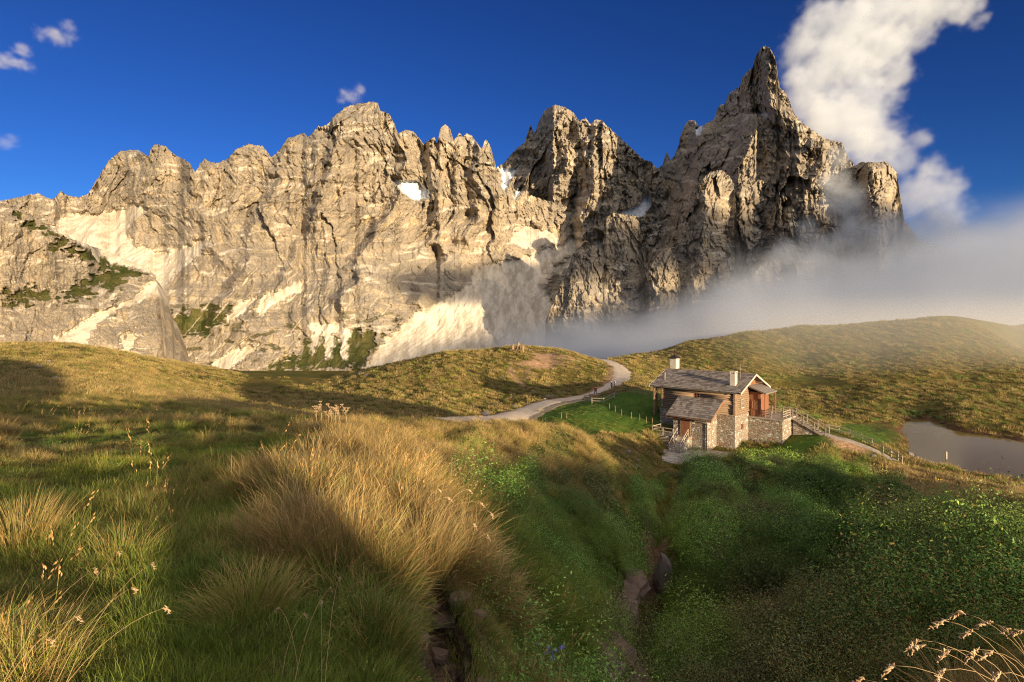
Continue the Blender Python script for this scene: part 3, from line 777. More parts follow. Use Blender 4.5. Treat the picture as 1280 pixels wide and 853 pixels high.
pillar([(796, 420), (806, 372), (812, 336), (822, 318), (838, 310), (848, 330), (856, 420)], 475, 1240, 440, 110, 220, depth=120)
pillar([(872, 420), (905, 376), (935, 352), (952, 330), (966, 322), (976, 340), (1000, 420)], 475, 1160, 460, 170, 200, depth=150)
# the cliff spur on the left
SKY_D = [(-160, 240), (-60, 246), (0, 258), (18, 262), (40, 270), (62, 282), (82, 296), (104, 304), (128, 312), (152, 322), (176, 332), (192, 342), (200, 352), (196, 356), (222, 392), (260, 440)]
SKY_D = [(-160, 240), (-60, 246), (0, 258), (18, 262), (40, 270), (62, 282), (82, 296), (104, 304), (128, 312), (152, 322), (176, 332), (190, 342), (196, 354), (199, 372), (202, 396), (204, 425), (206, 461)]
def slope_d(x, y, ta):
    e = poly_sd(x, y, [(-160, 290), (0, 282), (20, 279), (50, 284), (85, 296), (104, 310), (118, 336), (112, 352), (60, 362), (20, 366), (-160, 380)])
    cl = sstep(-6, 4, e + 6 * fbm(x / 12, y / 12, 77, 3))
    return (0.62 + 0.1 * (ta / 2)) * (1 - cl) + 6.0 * cl
curtain("mountain", SKY_D, [(-160, 466), (206, 466)], [(-160, 850), (0, 920), (110, 1030), (206, 1120)], m_rock, 460, 280, 500, 2.2, slope_fn=slope_d, relief=0.6, back=350, jag=0.5,
        ribs=[([(18, 285), (16, 365)], 10, 26, 40), ([(60, 285), (64, 360)], 14, 22, 34), ([(100, 305), (98, 350)], 14, 14, 24)])
# ------------------------------------------------------------------ clouds and fog (real volumes)
def cloud_mat(name, dens, col=(1, 1, 1), aniso=0.0):
    m = bpy.data.materials.new(name); m.use_nodes = True
    nt = m.node_tree; nt.nodes.clear(); N = NT(nt)
    o = N.n("ShaderNodeOutputMaterial"); v = N.n("ShaderNodeVolumePrincipled")
    v.inputs['Color'].default_value = (*col, 1); v.inputs['Density'].default_value = dens
    v.inputs['Anisotropy'].default_value = aniso
    N.set(o, 'Volume', v.outputs[0]); return m

def cloud(name, mat, blobs, lo, hi, res, nscale, namp, thr=0.05, sharp=5.0, seed=0.0, stretch=(1, 1, 1), bank=None, soft=0.25):
    """a volume filled from a field: soft lumps broken up by noise. blobs: (x, y, z, rx, ry, rz)"""
    me = bpy.data.meshes.new(name)
    me.from_pydata([lo, hi], [], [])
    o = bpy.data.objects.new(name, me); COL.objects.link(o)
    me.materials.append(mat)
    ng = bpy.data.node_groups.new(name, 'GeometryNodeTree')
    ng.interface.new_socket("Geometry", in_out='INPUT', socket_type='NodeSocketGeometry')
    ng.interface.new_socket("Geometry", in_out='OUTPUT', socket_type='NodeSocketGeometry')
    N = NT(ng)
    out = N.n("NodeGroupOutput"); pos = N.n("GeometryNodeInputPosition").outputs[0]
    st = N.vmath('MULTIPLY', pos, stretch)
    st = N.vmath('ADD', st, (seed, seed * 1.7, -seed))
    n1 = N.noise(st, nscale, 7, 0.62); n2 = N.noise(st, nscale * 3.7, 4, 0.6)
    nn = N.math('MULTIPLY', N.math('SUBTRACT', n1, 0.5), namp)
    nn = N.math('ADD', nn, N.math('MULTIPLY', N.math('SUBTRACT', n2, 0.5), namp * 0.5))
    s = None
    if bank is not None: s = bank(N, pos)
    for (x, y, z, rx, ry, rz) in blobs:
        d = N.vmath('LENGTH', N.vmath('MULTIPLY', N.vmath('SUBTRACT', pos, (x, y, z)), (1 / rx, 1 / ry, 1 / rz)), out='Value')
        v = N.math('SUBTRACT', 1.0, d)
        s = v if s is None else N.math('SMOOTH_MAX', s, v, soft)
    f = N.math('ADD', s, nn)
    f = N.math('MULTIPLY', N.math('SUBTRACT', f, thr), sharp, clamp=True)
    # fade to nothing at the walls of the grid
    sx = N.n("ShaderNodeSeparateXYZ"); N.set(sx, 0, pos)
    for a in range(3):
        span = (hi[a] - lo[a]) * 0.06
        f = N.math('MULTIPLY', f, N.rng(sx.outputs[a], lo[a], lo[a] + span)); f = N.math('MULTIPLY', f, N.rng(sx.outputs[a], hi[a], hi[a] - span))
    vc = N.n("GeometryNodeVolumeCube")
    N.set(vc, 'Density', f); N.set(vc, 'Min', lo); N.set(vc, 'Max', hi)
    for i, k in enumerate(('Resolution X', 'Resolution Y', 'Resolution Z')): vc.inputs[k].default_value = int((hi[i] - lo[i]) / res)
    sm = N.n("GeometryNodeSetMaterial"); N.set(sm, 'Geometry', vc.outputs[0]); sm.inputs['Material'].default_value = mat
    ng.links.new(sm.outputs[0], out.inputs[0])
    md = o.modifiers.new("field", 'NODES'); md.node_group = ng
    return o

def BL(px, py, d, r, ry=None, rz=None):
    """lump at a pixel and depth, radius in pixels"""
    x, y, z = P(px, py, d); k = d / F
    return (x, y, z, r * k, (ry or r) * k, (rz or r) * k)
import os
plume = []
for px, py, d, r in [(1000, 62, 2050, 30), (1035, 35, 2100, 46), (1090, 22, 2130, 56), (1150, 2, 2150, 46), (1200, 10, 2150, 26), (1225, 25, 2150, 14), (1012, 100, 2000, 32), (1050, 80, 2050, 52), (1095, 62, 2100, 44), (1130, 45, 2100, 30),
                     (1035, 135, 1950, 36), (1075, 135, 1950, 42), (1095, 170, 1900, 30), (1070, 175, 1800, 30), (1110, 185, 1800, 22), (998, 95, 1850, 22), (1005, 130, 1800, 24), (1025, 160, 1780, 26), (1050, 150, 1850, 36), (1120, 90, 2100, 26), (1085, 205, 1750, 26), (1130, 205, 1750, 24), (1150, 175, 1800, 16), (1160, 215, 1700, 24), (1185, 225, 1650, 20), (1048, 195, 1330, 20), (1040, 225, 1270, 22), (1052, 255, 1230, 28), (1145, 245, 1500, 36), (1178, 262, 1500, 30), (1200, 235, 1500, 14),
                     (1010, 285, 1170, 20), (1060, 290, 1150, 38), (1110, 292, 1150, 38), (985, 318, 1120, 24), (1020, 320, 1120, 36), (1160, 290, 1300, 42), (960, 345, 1080, 20)]:
    plume.append(BL(px, py, d, r * 0.98, r * 1.2, r))
m_cloud = cloud_mat("cloud_white", 0.008, (0.90, 0.94, 1.0), 0.0)
c = cloud("cloud", m_cloud, plume, (380, 900, 30), (1980, 2400, 1280), 8, 0.0085, 2.4, 0.10, 2.4, 3.0, (1, 1, 1), soft=0.2)
tag(c, kind='stuff')
def small_cloud(px, py, r, d, seed, dens_=0.008):
    x, y, z = P(px, py, d); k = d / F * r
    bl = [(x, y, z, k, k, k * 0.6), (x + k * .6, y, z + k * .5, k * .6, k * .6, k * .5), (x - k * .7, y, z - k * .2, k * .6, k * .6, k * .35)]
    return cloud("cloud", cloud_mat("cloud_wisp", dens_), bl, (x - 2.1 * k, y - 1.6 * k, z - 1.5 * k), (x + 2.1 * k, y + 1.6 * k, z + 1.7 * k), k / 9, 1.1 / k, 2.6, 0.25, 2.0, seed)
for a in [(16, 76, 22, 3000, 2.0, 0.010), (70, 44, 22, 3200, 5.3, 0.006), (440, 122, 19, 2600, 8.1, 0.008), (6, 180, 16, 3000, 1.2, 0.003)]:
    tag(small_cloud(*a), kind='stuff')
# fog bank that fills the saddle behind the right hill
def bank(N, pos):
    sx = N.n("ShaderNodeSeparateXYZ"); N.set(sx, 0, pos)
    x, y, z = sx.outputs
    # height of its top: rises to the right, and with distance
    ratio = N.math('DIVIDE', x, y)
    top = N.math('MULTIPLY', N.rng(ratio, -0.15, 0.98, -0.06, 0.215, False), N.math('MINIMUM', y, 1150))
    wave = N.math('MULTIPLY', N.math('SUBTRACT', N.noise(pos, 0.006, 3, 0.5), 0.5), 110)
    v = N.math('MULTIPLY', N.math('SUBTRACT', N.math('ADD', top, wave), z), 1 / 110)
    v = N.math('MINIMUM', v, 1.0)
    v = N.math('SUBTRACT', v, N.rng(ratio, 0.0, -0.22, 0, 1.4))
    v = N.math('SUBTRACT', v, N.rng(y, 520, 330, 0, 1.4))
    return v
m_fog = cloud_mat("fog_grey", 0.0075, (0.56, 0.62, 0.75), 0.0)
fg = cloud("fog", m_fog, [], (-260, 330, -120), (1750, 1330, 330), 14, 0.009, 1.7, 0.0, 1.0, 1.0, (1, 1, 2.2), bank=bank)
tag(fg, kind='stuff')
# thin mist drifting over the right hill
def veil(N, pos):
    sx = N.n("ShaderNodeSeparateXYZ"); N.set(sx, 0, pos); x, y, z = sx.outputs
    v = N.rng(z, 16, -8, 0, 0.55); v = N.math('MULTIPLY', v, N.rng(x, 20, 190, 0, 1)); return v
ms = cloud("mist", cloud_mat("mist_thin", 0.010, (1, 0.97, 0.92)), [], (20, 165, -22), (420, 345, 26), 6, 0.012, 0.55, 0.02, 1.0, 7.0, bank=veil)
tag(ms, kind='stuff')

# unseen cloud bank added out to the right to shade the top of the fog
sh_ = cloud("cloud", cloud_mat("cloud_shade", 0.012), [(1250, 150, 330, 520, 170, 95), (900, 60, 300, 300, 120, 70), (1700, 260, 340, 400, 170, 90)], (560, -140, 180), (2150, 460, 460), 22, 0.006, 0.8, 0.05, 3.0, 9.0)
tag(sh_, kind='stuff')
# ------------------------------------------------------------------ vegetation
def foliage_mat(name, ramp_fn, rough=0.75, trans=0.3):
    m = bpy.data.materials.new(name); m.use_nodes = True
    nt = m.node_tree; nt.nodes.clear(); N = NT(nt)
    o = N.n("ShaderNodeOutputMaterial")
    ah = N.n("ShaderNodeAttribute", attribute_name="hr"); sh = N.n("ShaderNodeSeparateColor"); N.set(sh, 0, ah.outputs['Color'])
    ti = N.n("ShaderNodeAttribute", attribute_name="tint", attribute_type='INSTANCER'); st = N.n("ShaderNodeSeparateXYZ"); N.set(st, 0, ti.outputs['Vector'])
    col = ramp_fn(N, sh.outputs[0], sh.outputs[1], st.outputs[0], st.outputs[1], st.outputs[2])
    b = N.n("ShaderNodeBsdfPrincipled"); N.set(b, 'Base Color', col); N.set(b, 'Roughness', rough); N.set(b, 'Specular IOR Level', 0.25)
    t = N.n("ShaderNodeBsdfTranslucent"); N.set(t, 0, col)
    mx = N.n("ShaderNodeMixShader"); N.set(mx, 0, trans); N.set(mx, 1, b.outputs[0]); N.set(mx, 2, t.outputs[0])
    N.set(o, 'Surface', mx.outputs[0]); return m

def grass_ramp(N, h, r, dry, hue, lum):
    gA = N.mix(hue, (0.11, 0.165, 0.016), (0.065, 0.14, 0.020))
    gB = N.mix(hue, (0.29, 0.29, 0.042), (0.17, 0.24, 0.036))
    g = N.mix(h, gA, gB)
    d = N.mix(h, (0.20, 0.155, 0.040), N.mix(r, (0.58, 0.44, 0.19), (0.50, 0.29, 0.11)))
    f = N.math('ADD', dry, N.math('MULTIPLY', N.math('SUBTRACT', r, 0.5), 0.7)); f = N.math('ADD', f, N.math('MULTIPLY', N.math('SUBTRACT', h, 0.5), 0.45), clamp=True)
    c = N.mix(N.rng(f, 0.2, 0.8), g, d)
    return N.mix(1.0, c, N.n("ShaderNodeCombineColor", inp={0: lum, 1: lum, 2: lum}).outputs[0], 'MULTIPLY')
m_grass = foliage_mat("grass_blades", grass_ramp, 0.6, 0.18)
def leaf_ramp(N, h, r, dry, hue, lum):
    c = N.mix(r, (0.055, 0.135, 0.022), (0.22, 0.34, 0.065))
    c = N.mix(N.rng(N.math('ADD', r, N.math('MULTIPLY', dry, 0.9)), 1.02, 1.2), c, N.mix(h, (0.24, 0.15, 0.035), (0.28, 0.22, 0.05)))
    c = N.mix(N.rng(hue, 0.45, 1.0, 0, 0.8), c, (0.13, 0.085, 0.045)); c = N.mix(N.rng(hue, 0.3, 0.0, 0, 0.5), c, (0.16, 0.21, 0.03))
    return N.mix(1.0, c, N.n("ShaderNodeCombineColor", inp={0: lum, 1: lum, 2: lum}).outputs[0], 'MULTIPLY')
m_leaf = foliage_mat("shrub_leaves", leaf_ramp, 0.5, 0.08)

def blades(n, hgt, width, radius, lean, droop, seed, segs=4, spread=1.0, broad=False):
    """n curved blades rooted in a disc; returns verts, quads, hr colours"""
    g = np.random.default_rng(seed)
    a = g.uniform(0, 2 * np.pi, n); rad = radius * np.sqrt(g.uniform(0, 1, n))
    x0, y0 = rad * np.cos(a), rad * np.sin(a)
    L = hgt * g.uniform(0.45, 1.0, n) * (1 - 0.25 * rad / max(radius, 1e-3))
    da = a + g.normal(0, 0.7, n)
    th = lean * (0.25 + rad / max(radius, 1e-3)) * g.uniform(0.4, 1.2, n) * spread      # starting lean
    dr = droop * g.uniform(0.3, 1.3, n)
    w = width * g.uniform(0.6, 1.3, n); rv = g.uniform(0, 1, n)
    wa = g.uniform(0, 2 * np.pi, n)
    pos = np.stack([x0, y0, np.full(n, -0.03)], -1); vs = []; cs = []
    for k in range(segs + 1):
        t = k / segs
        ww = w * ((1 - t) ** 0.6 if not broad else np.sin(np.pi * min(0.98, 0.12 + 0.88 * t)) * 2.2) * 0.5
        side = np.stack([np.cos(wa), np.sin(wa), np.zeros(n)], -1)
        vs += [pos - side * ww[:, None], pos + side * ww[:, None]]
        cs += [np.stack([np.full(n, t), rv, rv, np.ones(n)], -1)] * 2
        ang = th + dr * t * t
        pos = pos + np.stack([np.sin(ang) * np.cos(da), np.sin(ang) * np.sin(da), np.cos(ang)], -1) * (L / segs)[:, None]
    V_ = np.stack(vs, 1); C_ = np.stack(cs, 1); m = 2 * (segs + 1)
    base = (np.arange(n) * m)[:, None]
    q = np.concatenate([base + np.array([[2 * k, 2 * k + 1, 2 * k + 3, 2 * k + 2]]) for k in range(segs)], 0)
    return V_.reshape(-1, 3), q, C_.reshape(-1, 4)

def leaves(n, rx, rz, size, seed, z0=0.0, shell=0.55, up=0.3, lumps=5):
    g = np.random.default_rng(seed)
    c = np.stack([g.normal(0, rx * 0.45, lumps), g.normal(0, rx * 0.45, lumps), z0 + rz * g.uniform(0.25, 0.75, lumps)], -1)
    k = g.integers(0, lumps, n)
    d = g.normal(size=(n, 3)); d /= np.linalg.norm(d, axis=1)[:, None]
    rr_ = (shell + (1 - shell) * g.uniform(0, 1, n)) * g.uniform(0.75, 1.08, n)
    p = c[k] + d * rr_[:, None] * np.array([rx * 0.62, rx * 0.62, rz * 0.5]); p[:, 2] = np.maximum(p[:, 2], 0.01)
    nrm = d + g.normal(0, 0.6, (n, 3)) + np.array([0, 0, up]); nrm /= np.linalg.norm(nrm, axis=1)[:, None]
    t = np.cross(nrm, g.normal(size=(n, 3))); t /= np.linalg.norm(t, axis=1)[:, None]
    b = np.cross(nrm, t); s = (size * g.uniform(0.6, 1.25, n))[:, None]
    V_ = np.stack([p - t * s, p + b * s * 0.42 + nrm * s * 0.12, p + t * s, p - b * s * 0.42 + nrm * s * 0.12], 1)
    rv = g.uniform(0, 1, n); C_ = np.repeat(np.stack([g.uniform(0, 1, n), rv, rv, np.ones(n)], -1)[:, None], 4, 1)
    q = np.arange(n * 4).reshape(n, 4)
    return V_.reshape(-1, 3), q, C_.reshape(-1, 4), c

def twigs(centres, n, seed, rad=0.006, reach=0.5):
    m = MB(); g = random.Random(seed)
    for i in range(n):
        c = centres[i % len(centres)]
        a = g.uniform(0, 6.28); e = (c[0] * 1.1 + g.gauss(0, reach * .35), c[1] * 1.1 + g.gauss(0, reach * .35), c[2] + g.uniform(0, reach * .5))
        s = (c[0] * 0.15, c[1] * 0.15, -0.05); mid = ((s[0] + e[0]) / 2 + g.gauss(0, .04), (s[1] + e[1]) / 2 + g.gauss(0, .04), (s[2] + e[2]) / 2 + 0.04)
        m.tube([s, mid, e], [rad, rad * .7, rad * .3], 4, False)
    return m

def mesh_of(name, V_, q, C_, mat):
    me = np_mesh(name, V_, q, True); color_attr(me, "hr", C_); me.materials.append(mat); return me

def join_arrays(parts):
    vs, qs, cs, n = [], [], [], 0
    for v, q, c in parts: vs.append(v); qs.append(q + n); cs.append(c); n += len(v)
    return np.concatenate(vs), np.concatenate(qs), np.concatenate(cs)

def stems_with_ears(n, hgt, seed):
    g = np.random.default_rng(seed); parts = []
    v, q, c = blades(n, hgt, 0.0035, 0.10, 0.22, 0.55, seed, 6); parts.append((v, q, c))
    m = 14; V3 = v.reshape(n, m, 3)
    for i in range(n):
        tip = V3[i, -1]; prev = V3[i, -3]; d = tip - prev; d /= np.linalg.norm(d) + 1e-9
        k = 9; L = hgt * 0.16
        base = tip - d * L * 0.75; s = np.linspace(0, 1, k)[:, None]
        ctr = base + d * L * s
        off = g.normal(0, 0.006, (k, 3)); side = g.normal(size=(k, 3)); side /= np.linalg.norm(side, axis=1)[:, None]
        w = (0.0065 * np.sin(np.pi * (0.15 + 0.8 * s)))
        V_ = np.stack([ctr + off - d * 0.012, ctr + off + side * w, ctr + off + d * 0.014, ctr + off - side * w], 1).reshape(-1, 3)
        parts.append((V_, np.arange(k * 4).reshape(k, 4), np.tile([[1.0, 1.0, 0, 1]], (k * 4, 1))))
    return join_arrays(parts)

hidden = bpy.data.collections.new("plant_library")
hidden2 = bpy.data.collections.new("leaf_library")
def proto(coll, i, me):
    o = bpy.data.objects.new("clump_%02d" % i, me); coll.objects.link(o); return o
# grass library: 0,1 long tussocks; 2,3 fine upright; 4,5 short turf; 6,7 medium; 8,9 flowering stems; 10 far tuft; 11 far tuft
for i, a in enumerate([(190, 0.50, 0.0055, 0.10, 0.55, 1.5, 1, 5), (180, 0.44, 0.0055, 0.13, 0.7, 1.3, 2, 5), (120, 0.48, 0.0046, 0.10, 0.35, 0.8, 3, 4), (130, 0.40, 0.0046, 0.14, 0.4, 0.9, 4, 4),
                       (330, 0.10, 0.0036, 0.24, 0.5, 1.0, 5, 2), (300, 0.14, 0.0038, 0.24, 0.6, 1.1, 6, 3), (200, 0.24, 0.0040, 0.17, 0.5, 1.2, 7, 4), (200, 0.30, 0.0042, 0.18, 0.6, 1.4, 8, 4)]):
    proto(hidden, i, mesh_of("tuft", *blades(*a), m_grass))
proto(hidden, 8, mesh_of("stems", *stems_with_ears(7, 0.75, 21), m_grass)); proto(hidden, 9, mesh_of("stems", *stems_with_ears(4, 0.62, 22), m_grass))
proto(hidden, 10, mesh_of("tuft_broad", *blades(90, 0.42, 0.022, 0.30, 0.6, 1.0, 9, 2), m_grass)); proto(hidden, 11, mesh_of("tuft_broad", *blades(80, 0.30, 0.028, 0.42, 0.8, 1.0, 10, 2), m_grass))
# leaf library: 0,1 low shrubs; 2 herbs; 3 fine-leaved mat; 4 taller loose shrub; 5 far shrub
lv = [(1300, 0.42, 0.60, 0.016, 31), (1200, 0.50, 0.42, 0.015, 32), (300, 0.26, 0.20, 0.019, 33), (1100, 0.45, 0.22, 0.010, 34), (1500, 0.60, 1.1, 0.019, 35), (520, 0.75, 0.75, 0.05, 36), (1500, 1.15, 1.25, 0.055, 37), (1300, 1.0, 1.0, 0.05, 38), (3600, 0.9, 1.0, 0.026, 39), (3200, 1.0, 0.85, 0.024, 40), (300, 0.5, 0.55, 0.048, 41), (260, 0.6, 0.42, 0.055, 42), (420, 0.45, 0.5, 0.032, 43)]
for i, (n, rx, rz, s, sd) in enumerate(lv):
    v, q, c, cen_ = leaves(n, rx, rz, s, sd)
    me = mesh_of("leaves", v, q, c, m_leaf); proto(hidden2, i, me)

def euler_from(nx_, ny_, tilt, spin):
    """tilt by 'tilt' towards the direction (nx, ny) after a spin about z; returns XYZ eulers"""
    n = np.sqrt(nx_ ** 2 + ny_ ** 2) + 1e-9; ax, ay = -ny_ / n, nx_ / n        # rotation axis = z x dir
    c, s = np.cos(tilt), np.sin(tilt); t = 1 - c
    R00 = t * ax * ax + c; R01 = t * ax * ay; R02 = s * ay
    R10 = t * ax * ay; R11 = t * ay * ay + c; R12 = -s * ax
    R20 = -s * ay; R21 = s * ax; R22 = c
    cs, ss = np.cos(spin), np.sin(spin)
    A00 = R00 * cs + R01 * ss; A10 = R10 * cs + R11 * ss; A20 = R20 * cs + R21 * ss
    return np.stack([np.arctan2(R21 * cs - R20 * ss, R22), -np.arcsin(np.clip(A20, -1, 1)), np.arctan2(A10, A00)], -1)
# (for the x angle the full product gives (R21*cs - R20*ss, R22))

def scatter_object(name, pts, rot, scl, kind, tint, coll):
    me = bpy.data.meshes.new(name); n = len(pts)
    me.vertices.add(n); me.vertices.foreach_set('co', pts.astype(np.float32).ravel())
    def att(nm, ty, arr, key):
        a = me.attributes.new(nm, ty, 'POINT'); a.data.foreach_set(key, np.ascontiguousarray(arr).ravel())
    att('rot', 'FLOAT_VECTOR', rot.astype(np.float32), 'vector'); att('tint', 'FLOAT_VECTOR', tint.astype(np.float32), 'vector')
    att('scl', 'FLOAT_VECTOR', scl.astype(np.float32), 'vector'); att('knd', 'INT', kind.astype(np.int32), 'value')
    o = bpy.data.objects.new(name, me); COL.objects.link(o)
    ng = bpy.data.node_groups.new(name, 'GeometryNodeTree')
    ng.interface.new_socket("Geometry", in_out='INPUT', socket_type='NodeSocketGeometry'); ng.interface.new_socket("Geometry", in_out='OUTPUT', socket_type='NodeSocketGeometry')
    N = NT(ng); gi = N.n("NodeGroupInput"); go = N.n("NodeGroupOutput")
    ci = N.n("GeometryNodeCollectionInfo"); ci.inputs['Collection'].default_value = coll; ci.inputs['Separate Children'].default_value = True; ci.inputs['Reset Children'].default_value = True
    def na(nm, ty): x = N.n("GeometryNodeInputNamedAttribute", data_type=ty); x.inputs['Name'].default_value = nm; return x.outputs['Attribute']
    ip = N.n("GeometryNodeInstanceOnPoints"); ng.links.new(gi.outputs[0], ip.inputs['Points']); ng.links.new(ci.outputs[0], ip.inputs['Instance'])
    ip.inputs['Pick Instance'].default_value = True; N.set(ip, 'Instance Index', na('knd', 'INT'))
    er = N.n("FunctionNodeEulerToRotation"); N.set(er, 0, na('rot', 'FLOAT_VECTOR')); N.set(ip, 'Rotation', er.outputs[0]); N.set(ip, 'Scale', na('scl', 'FLOAT_VECTOR'))
    ng.links.new(ip.outputs[0], go.inputs[0])
    md = o.modifiers.new("scatter", 'NODES'); md.node_group = ng
    tag(o, kind='stuff'); return o

# where things may grow
def free(x, y):
    ok = (line_dist(x, y, DITCH) > 0.3) & (line_dist(x, y, ROAD) > 2.3 + 0.5 * noise(x / 1.5, y / 1.5, 61)) & (line_dist(x, y, FOOTPATH) > 1.15) & (poly_sd(x, y, YARD) < 0.1)
    lx, ly = cab_local(x, y)
    ok &= ~((lx > -11.6) & (lx < 0.1) & (ly > -0.1) & (ly < 9.3)) & ~((lx > -0.1) & (lx < 4.7) & (ly > 4.3) & (ly < 9.6)) & ~((lx > -7.3) & (lx < -1.4) & (ly > -3.3) & (ly < 0.2)) & ~((lx > -9.6) & (lx < -4.4) & (ly > -5.6) & (ly < 0)) & ~((lx > 4.4) & (lx < 9) & (ly > 6.8) & (ly < 9.4))
    return ok
def sample(n, r0, r1, power, a0=-47, a1=47):
    u = rng.uniform(0, 1, n); e = 2 - power
    r = np.exp(math.log(r0) + u * math.log(r1 / r0)) if abs(e) < 1e-6 else (r0 ** e + u * (r1 ** e - r0 ** e)) ** (1 / e)
    a = np.radians(rng.uniform(a0, a1, n)); return r * np.sin(a), r * np.cos(a)
BANK = PX([(380, 3.6), (520, 3.6), (590, 4.4), (600, 7), (640, 10), (700, 13), (780, 18), (800, 24), (740, 25), (600, 20), (430, 17), (370, 12), (400, 7), (330, 5)])
SLOPE = PX([(600, 4.2), (612, 8), (660, 12), (720, 15), (790, 19), (815, 24), (812, 19), (790, 14), (770, 10), (745, 7), (735, 5), (700, 3.5)])
GOLDR = PX([(1040, 62), (1110, 66), (1280, 60), (1420, 58), (1400, 30), (1250, 26), (1150, 38), (1080, 48)])

xs, ys = [], []
for a in [(9000, 1.2, 7, 0.6), (16000, 6, 24, 0.8), (26000, 20, 80, 1.2), (30000, 70, 330, 1.2)]:
    x, y = sample(*a); xs.append(x); ys.append(y)
x = np.concatenate(xs); y = np.concatenate(ys)
ok = free(x, y); x, y = x[ok], y[ok]
z = height(x, y)
okw = z > LAKE_Z + 0.03
x, y, z = x[okw], y[okw], z[okw]
e_ = 0.12 + 0.01 * np.hypot(x, y)
gx = (height(x + e_, y) - z) / e_; gy = (height(x, y + e_) - z) / e_
r = np.hypot(x, y)
lawn, dirt, wn, _ = zones(x, y)
shr = sstep(-1.0, 1.0, poly_sd(x, y, SHRUB) / (0.6 + 0.04 * r)); bnk = sstep(-1.0, 1.0, poly_sd(x, y, BANK) / (0.5 + 0.03 * r)); slo = sstep(-0.8, 1.0, poly_sd(x, y, SLOPE) / 0.7); gol = sstep(-1, 1, poly_sd(x, y, GOLDR) / 3.0)
cl = np.where(r < 25, 1.25 * fbm(x / 1.0, y / 1.0, 70, 3), fbm(x / 1.8, y / 1.8, 74, 3)); cl2 = fbm(x / 6.0, y / 6.0, 71, 3); dn = fbm(x / 2.7 + 3, y / 2.7, 73, 3)
u1 = rng.uniform(0, 1, len(x)); u2 = rng.uniform(0, 1, len(x)); u3 = rng.uniform(0, 1, len(x))
dry = 0.34 + 0.8 * dn + 0.30 * bnk + 0.35 * cl + 0.5 * gol + 0.15 * cl - 0.42 * slo * (1 - bnk) - 0.25 * shr + 0.36 * sstep(35, 70, r)
dry = np.where(lawn > 0.5, -0.05 + 0.3 * u3, dry)
kind = np.full(len(x), 5)
kind = np.where(u1 < 0.45, 4, np.where(u1 < 0.8, 5, 6))
tall = (cl + 0.24 * bnk + 0.25 * slo + 0.30 * gol - 0.20 * (1 - bnk) * (1 - slo) * (r < 13) > 0.22 + 0.3 * (u2 - 0.5))
kind = np.where(tall & (r < 90), np.where(u1 < 0.28, 0, np.where(u1 < 0.5, 1, np.where(u1 < 0.62, 2, np.where(u1 < 0.78, 3, 7)))), kind)
kind = np.where((u2 < 0.006 + 0.014 * bnk) & (r < 45) & (lawn < .5), np.where(u3 < .6, 8, 9), kind)
farm = (r > 45) & (lawn < 0.5) & (u2 < sstep(45, 85, r))
kind = np.where(farm, np.where(u1 < 0.5, 10, 11), kind)
kind = np.where(lawn > 0.5, 5, kind)
s = rng.uniform(0.7, 1.3, len(x)) * np.where(r > 20, np.minimum(1 + (r - 20) / 60, 1.9), 1.0) * (1 + 0.25 * bnk * (kind < 4))
s = np.where(kind >= 10, s * (0.75 + r / 330), s); s = np.where(lawn > 0.5, s * 0.75, s)
s = np.where(r < 4.5, s * 0.82, s); s = s * (1 - 0.28 * sstep(7, 12, r) * (1 - sstep(25, 40, r)) * (1 - shr))
keep = rng.uniform(0, 1, len(x)) > np.maximum(0.96 * dirt, 0.80 * shr * (r > 8) * (1 - gol)) 
keep &= ~((r > 150) & (y > 0) & (640 + F * x / np.maximum(y, 1) < 560) & (rng.uniform(0, 1, len(x)) < 0.3))
tilt = np.clip(0.55 * np.hypot(gx, gy), 0, 0.75) + 0.10 * rng.uniform(0, 1, len(x)) + 0.12
# the wind lays the grass a little to the right
dxr, dyr = -gx * 1.0 + 0.22, -gy * 1.0 - 0.05
rot = euler_from(dxr, dyr, tilt, rng.uniform(0, 6.28, len(x)))
tint = np.stack([np.clip(dry, -0.2, 1.2), np.clip(0.5 + 1.3 * cl2 + 0.3 * slo, 0, 1), np.clip(1.0 - 0.18 * sstep(40, 80, r) + 0.25 * rng.normal(0, 1, len(x)), 0.5, 1.6)], -1)
pts = np.stack([x, y, z - 0.02], -1); scl = np.stack([s, s, s * rng.uniform(0.8, 1.2, len(x))], -1)
scatter_object("grass", pts[keep], rot[keep], scl[keep], kind[keep], tint[keep], hidden)

# undergrowth
xs, ys = [], []
for a in [(3000, 3.2, 9, 0.4), (22000, 7, 28, 0.7, -6, 47), (30000, 22, 72, 0.9, 10, 47), (9000, 100, 330, 0.7, 0, 47), (2500, 1.6, 12, 0.4), (250, 8.5, 70, 1.1, 8, 45)]:
    x, y = sample(*a); xs.append(x); ys.append(y)
tagn = np.concatenate([np.full(len(v), i) for i, v in enumerate(xs)])
x = np.concatenate(xs); y = np.concatenate(ys)
z = height(x, y); r = np.hypot(x, y); px_ = 640 + F * x / y
lawn, dirt, wn, _ = zones(x, y)
shr = sstep(-1.0, 1.0, poly_sd(x, y, SHRUB) / (0.6 + 0.03 * r)); slo = sstep(-0.8, 1.0, poly_sd(x, y, SLOPE) / 0.7)
cl = fbm(x / 3.2, y / 3.2, 80, 3); u = rng.uniform(0, 1, len(x)); u1 = rng.uniform(0, 1, len(x))
hillr = (r > 100) & (px_ > 830)
want = np.where(hillr, (0.30 + 1.6 * fbm(x / 14, y / 14, 83, 3)), np.where(tagn == 4, 0.42 + 0.5 * fbm(x, y, 85, 2), (line_dist(x, y, DITCH) > 0.45 + 0.008 * r) * shr * np.where(tagn == 5, 0.95, 0.62 + 0.8 * cl) * np.where(r > 12, sstep(0.07, 0.17, np.abs(noise(x / 5.0, y / 5.0, 301))), 1) + 0.45 * slo))
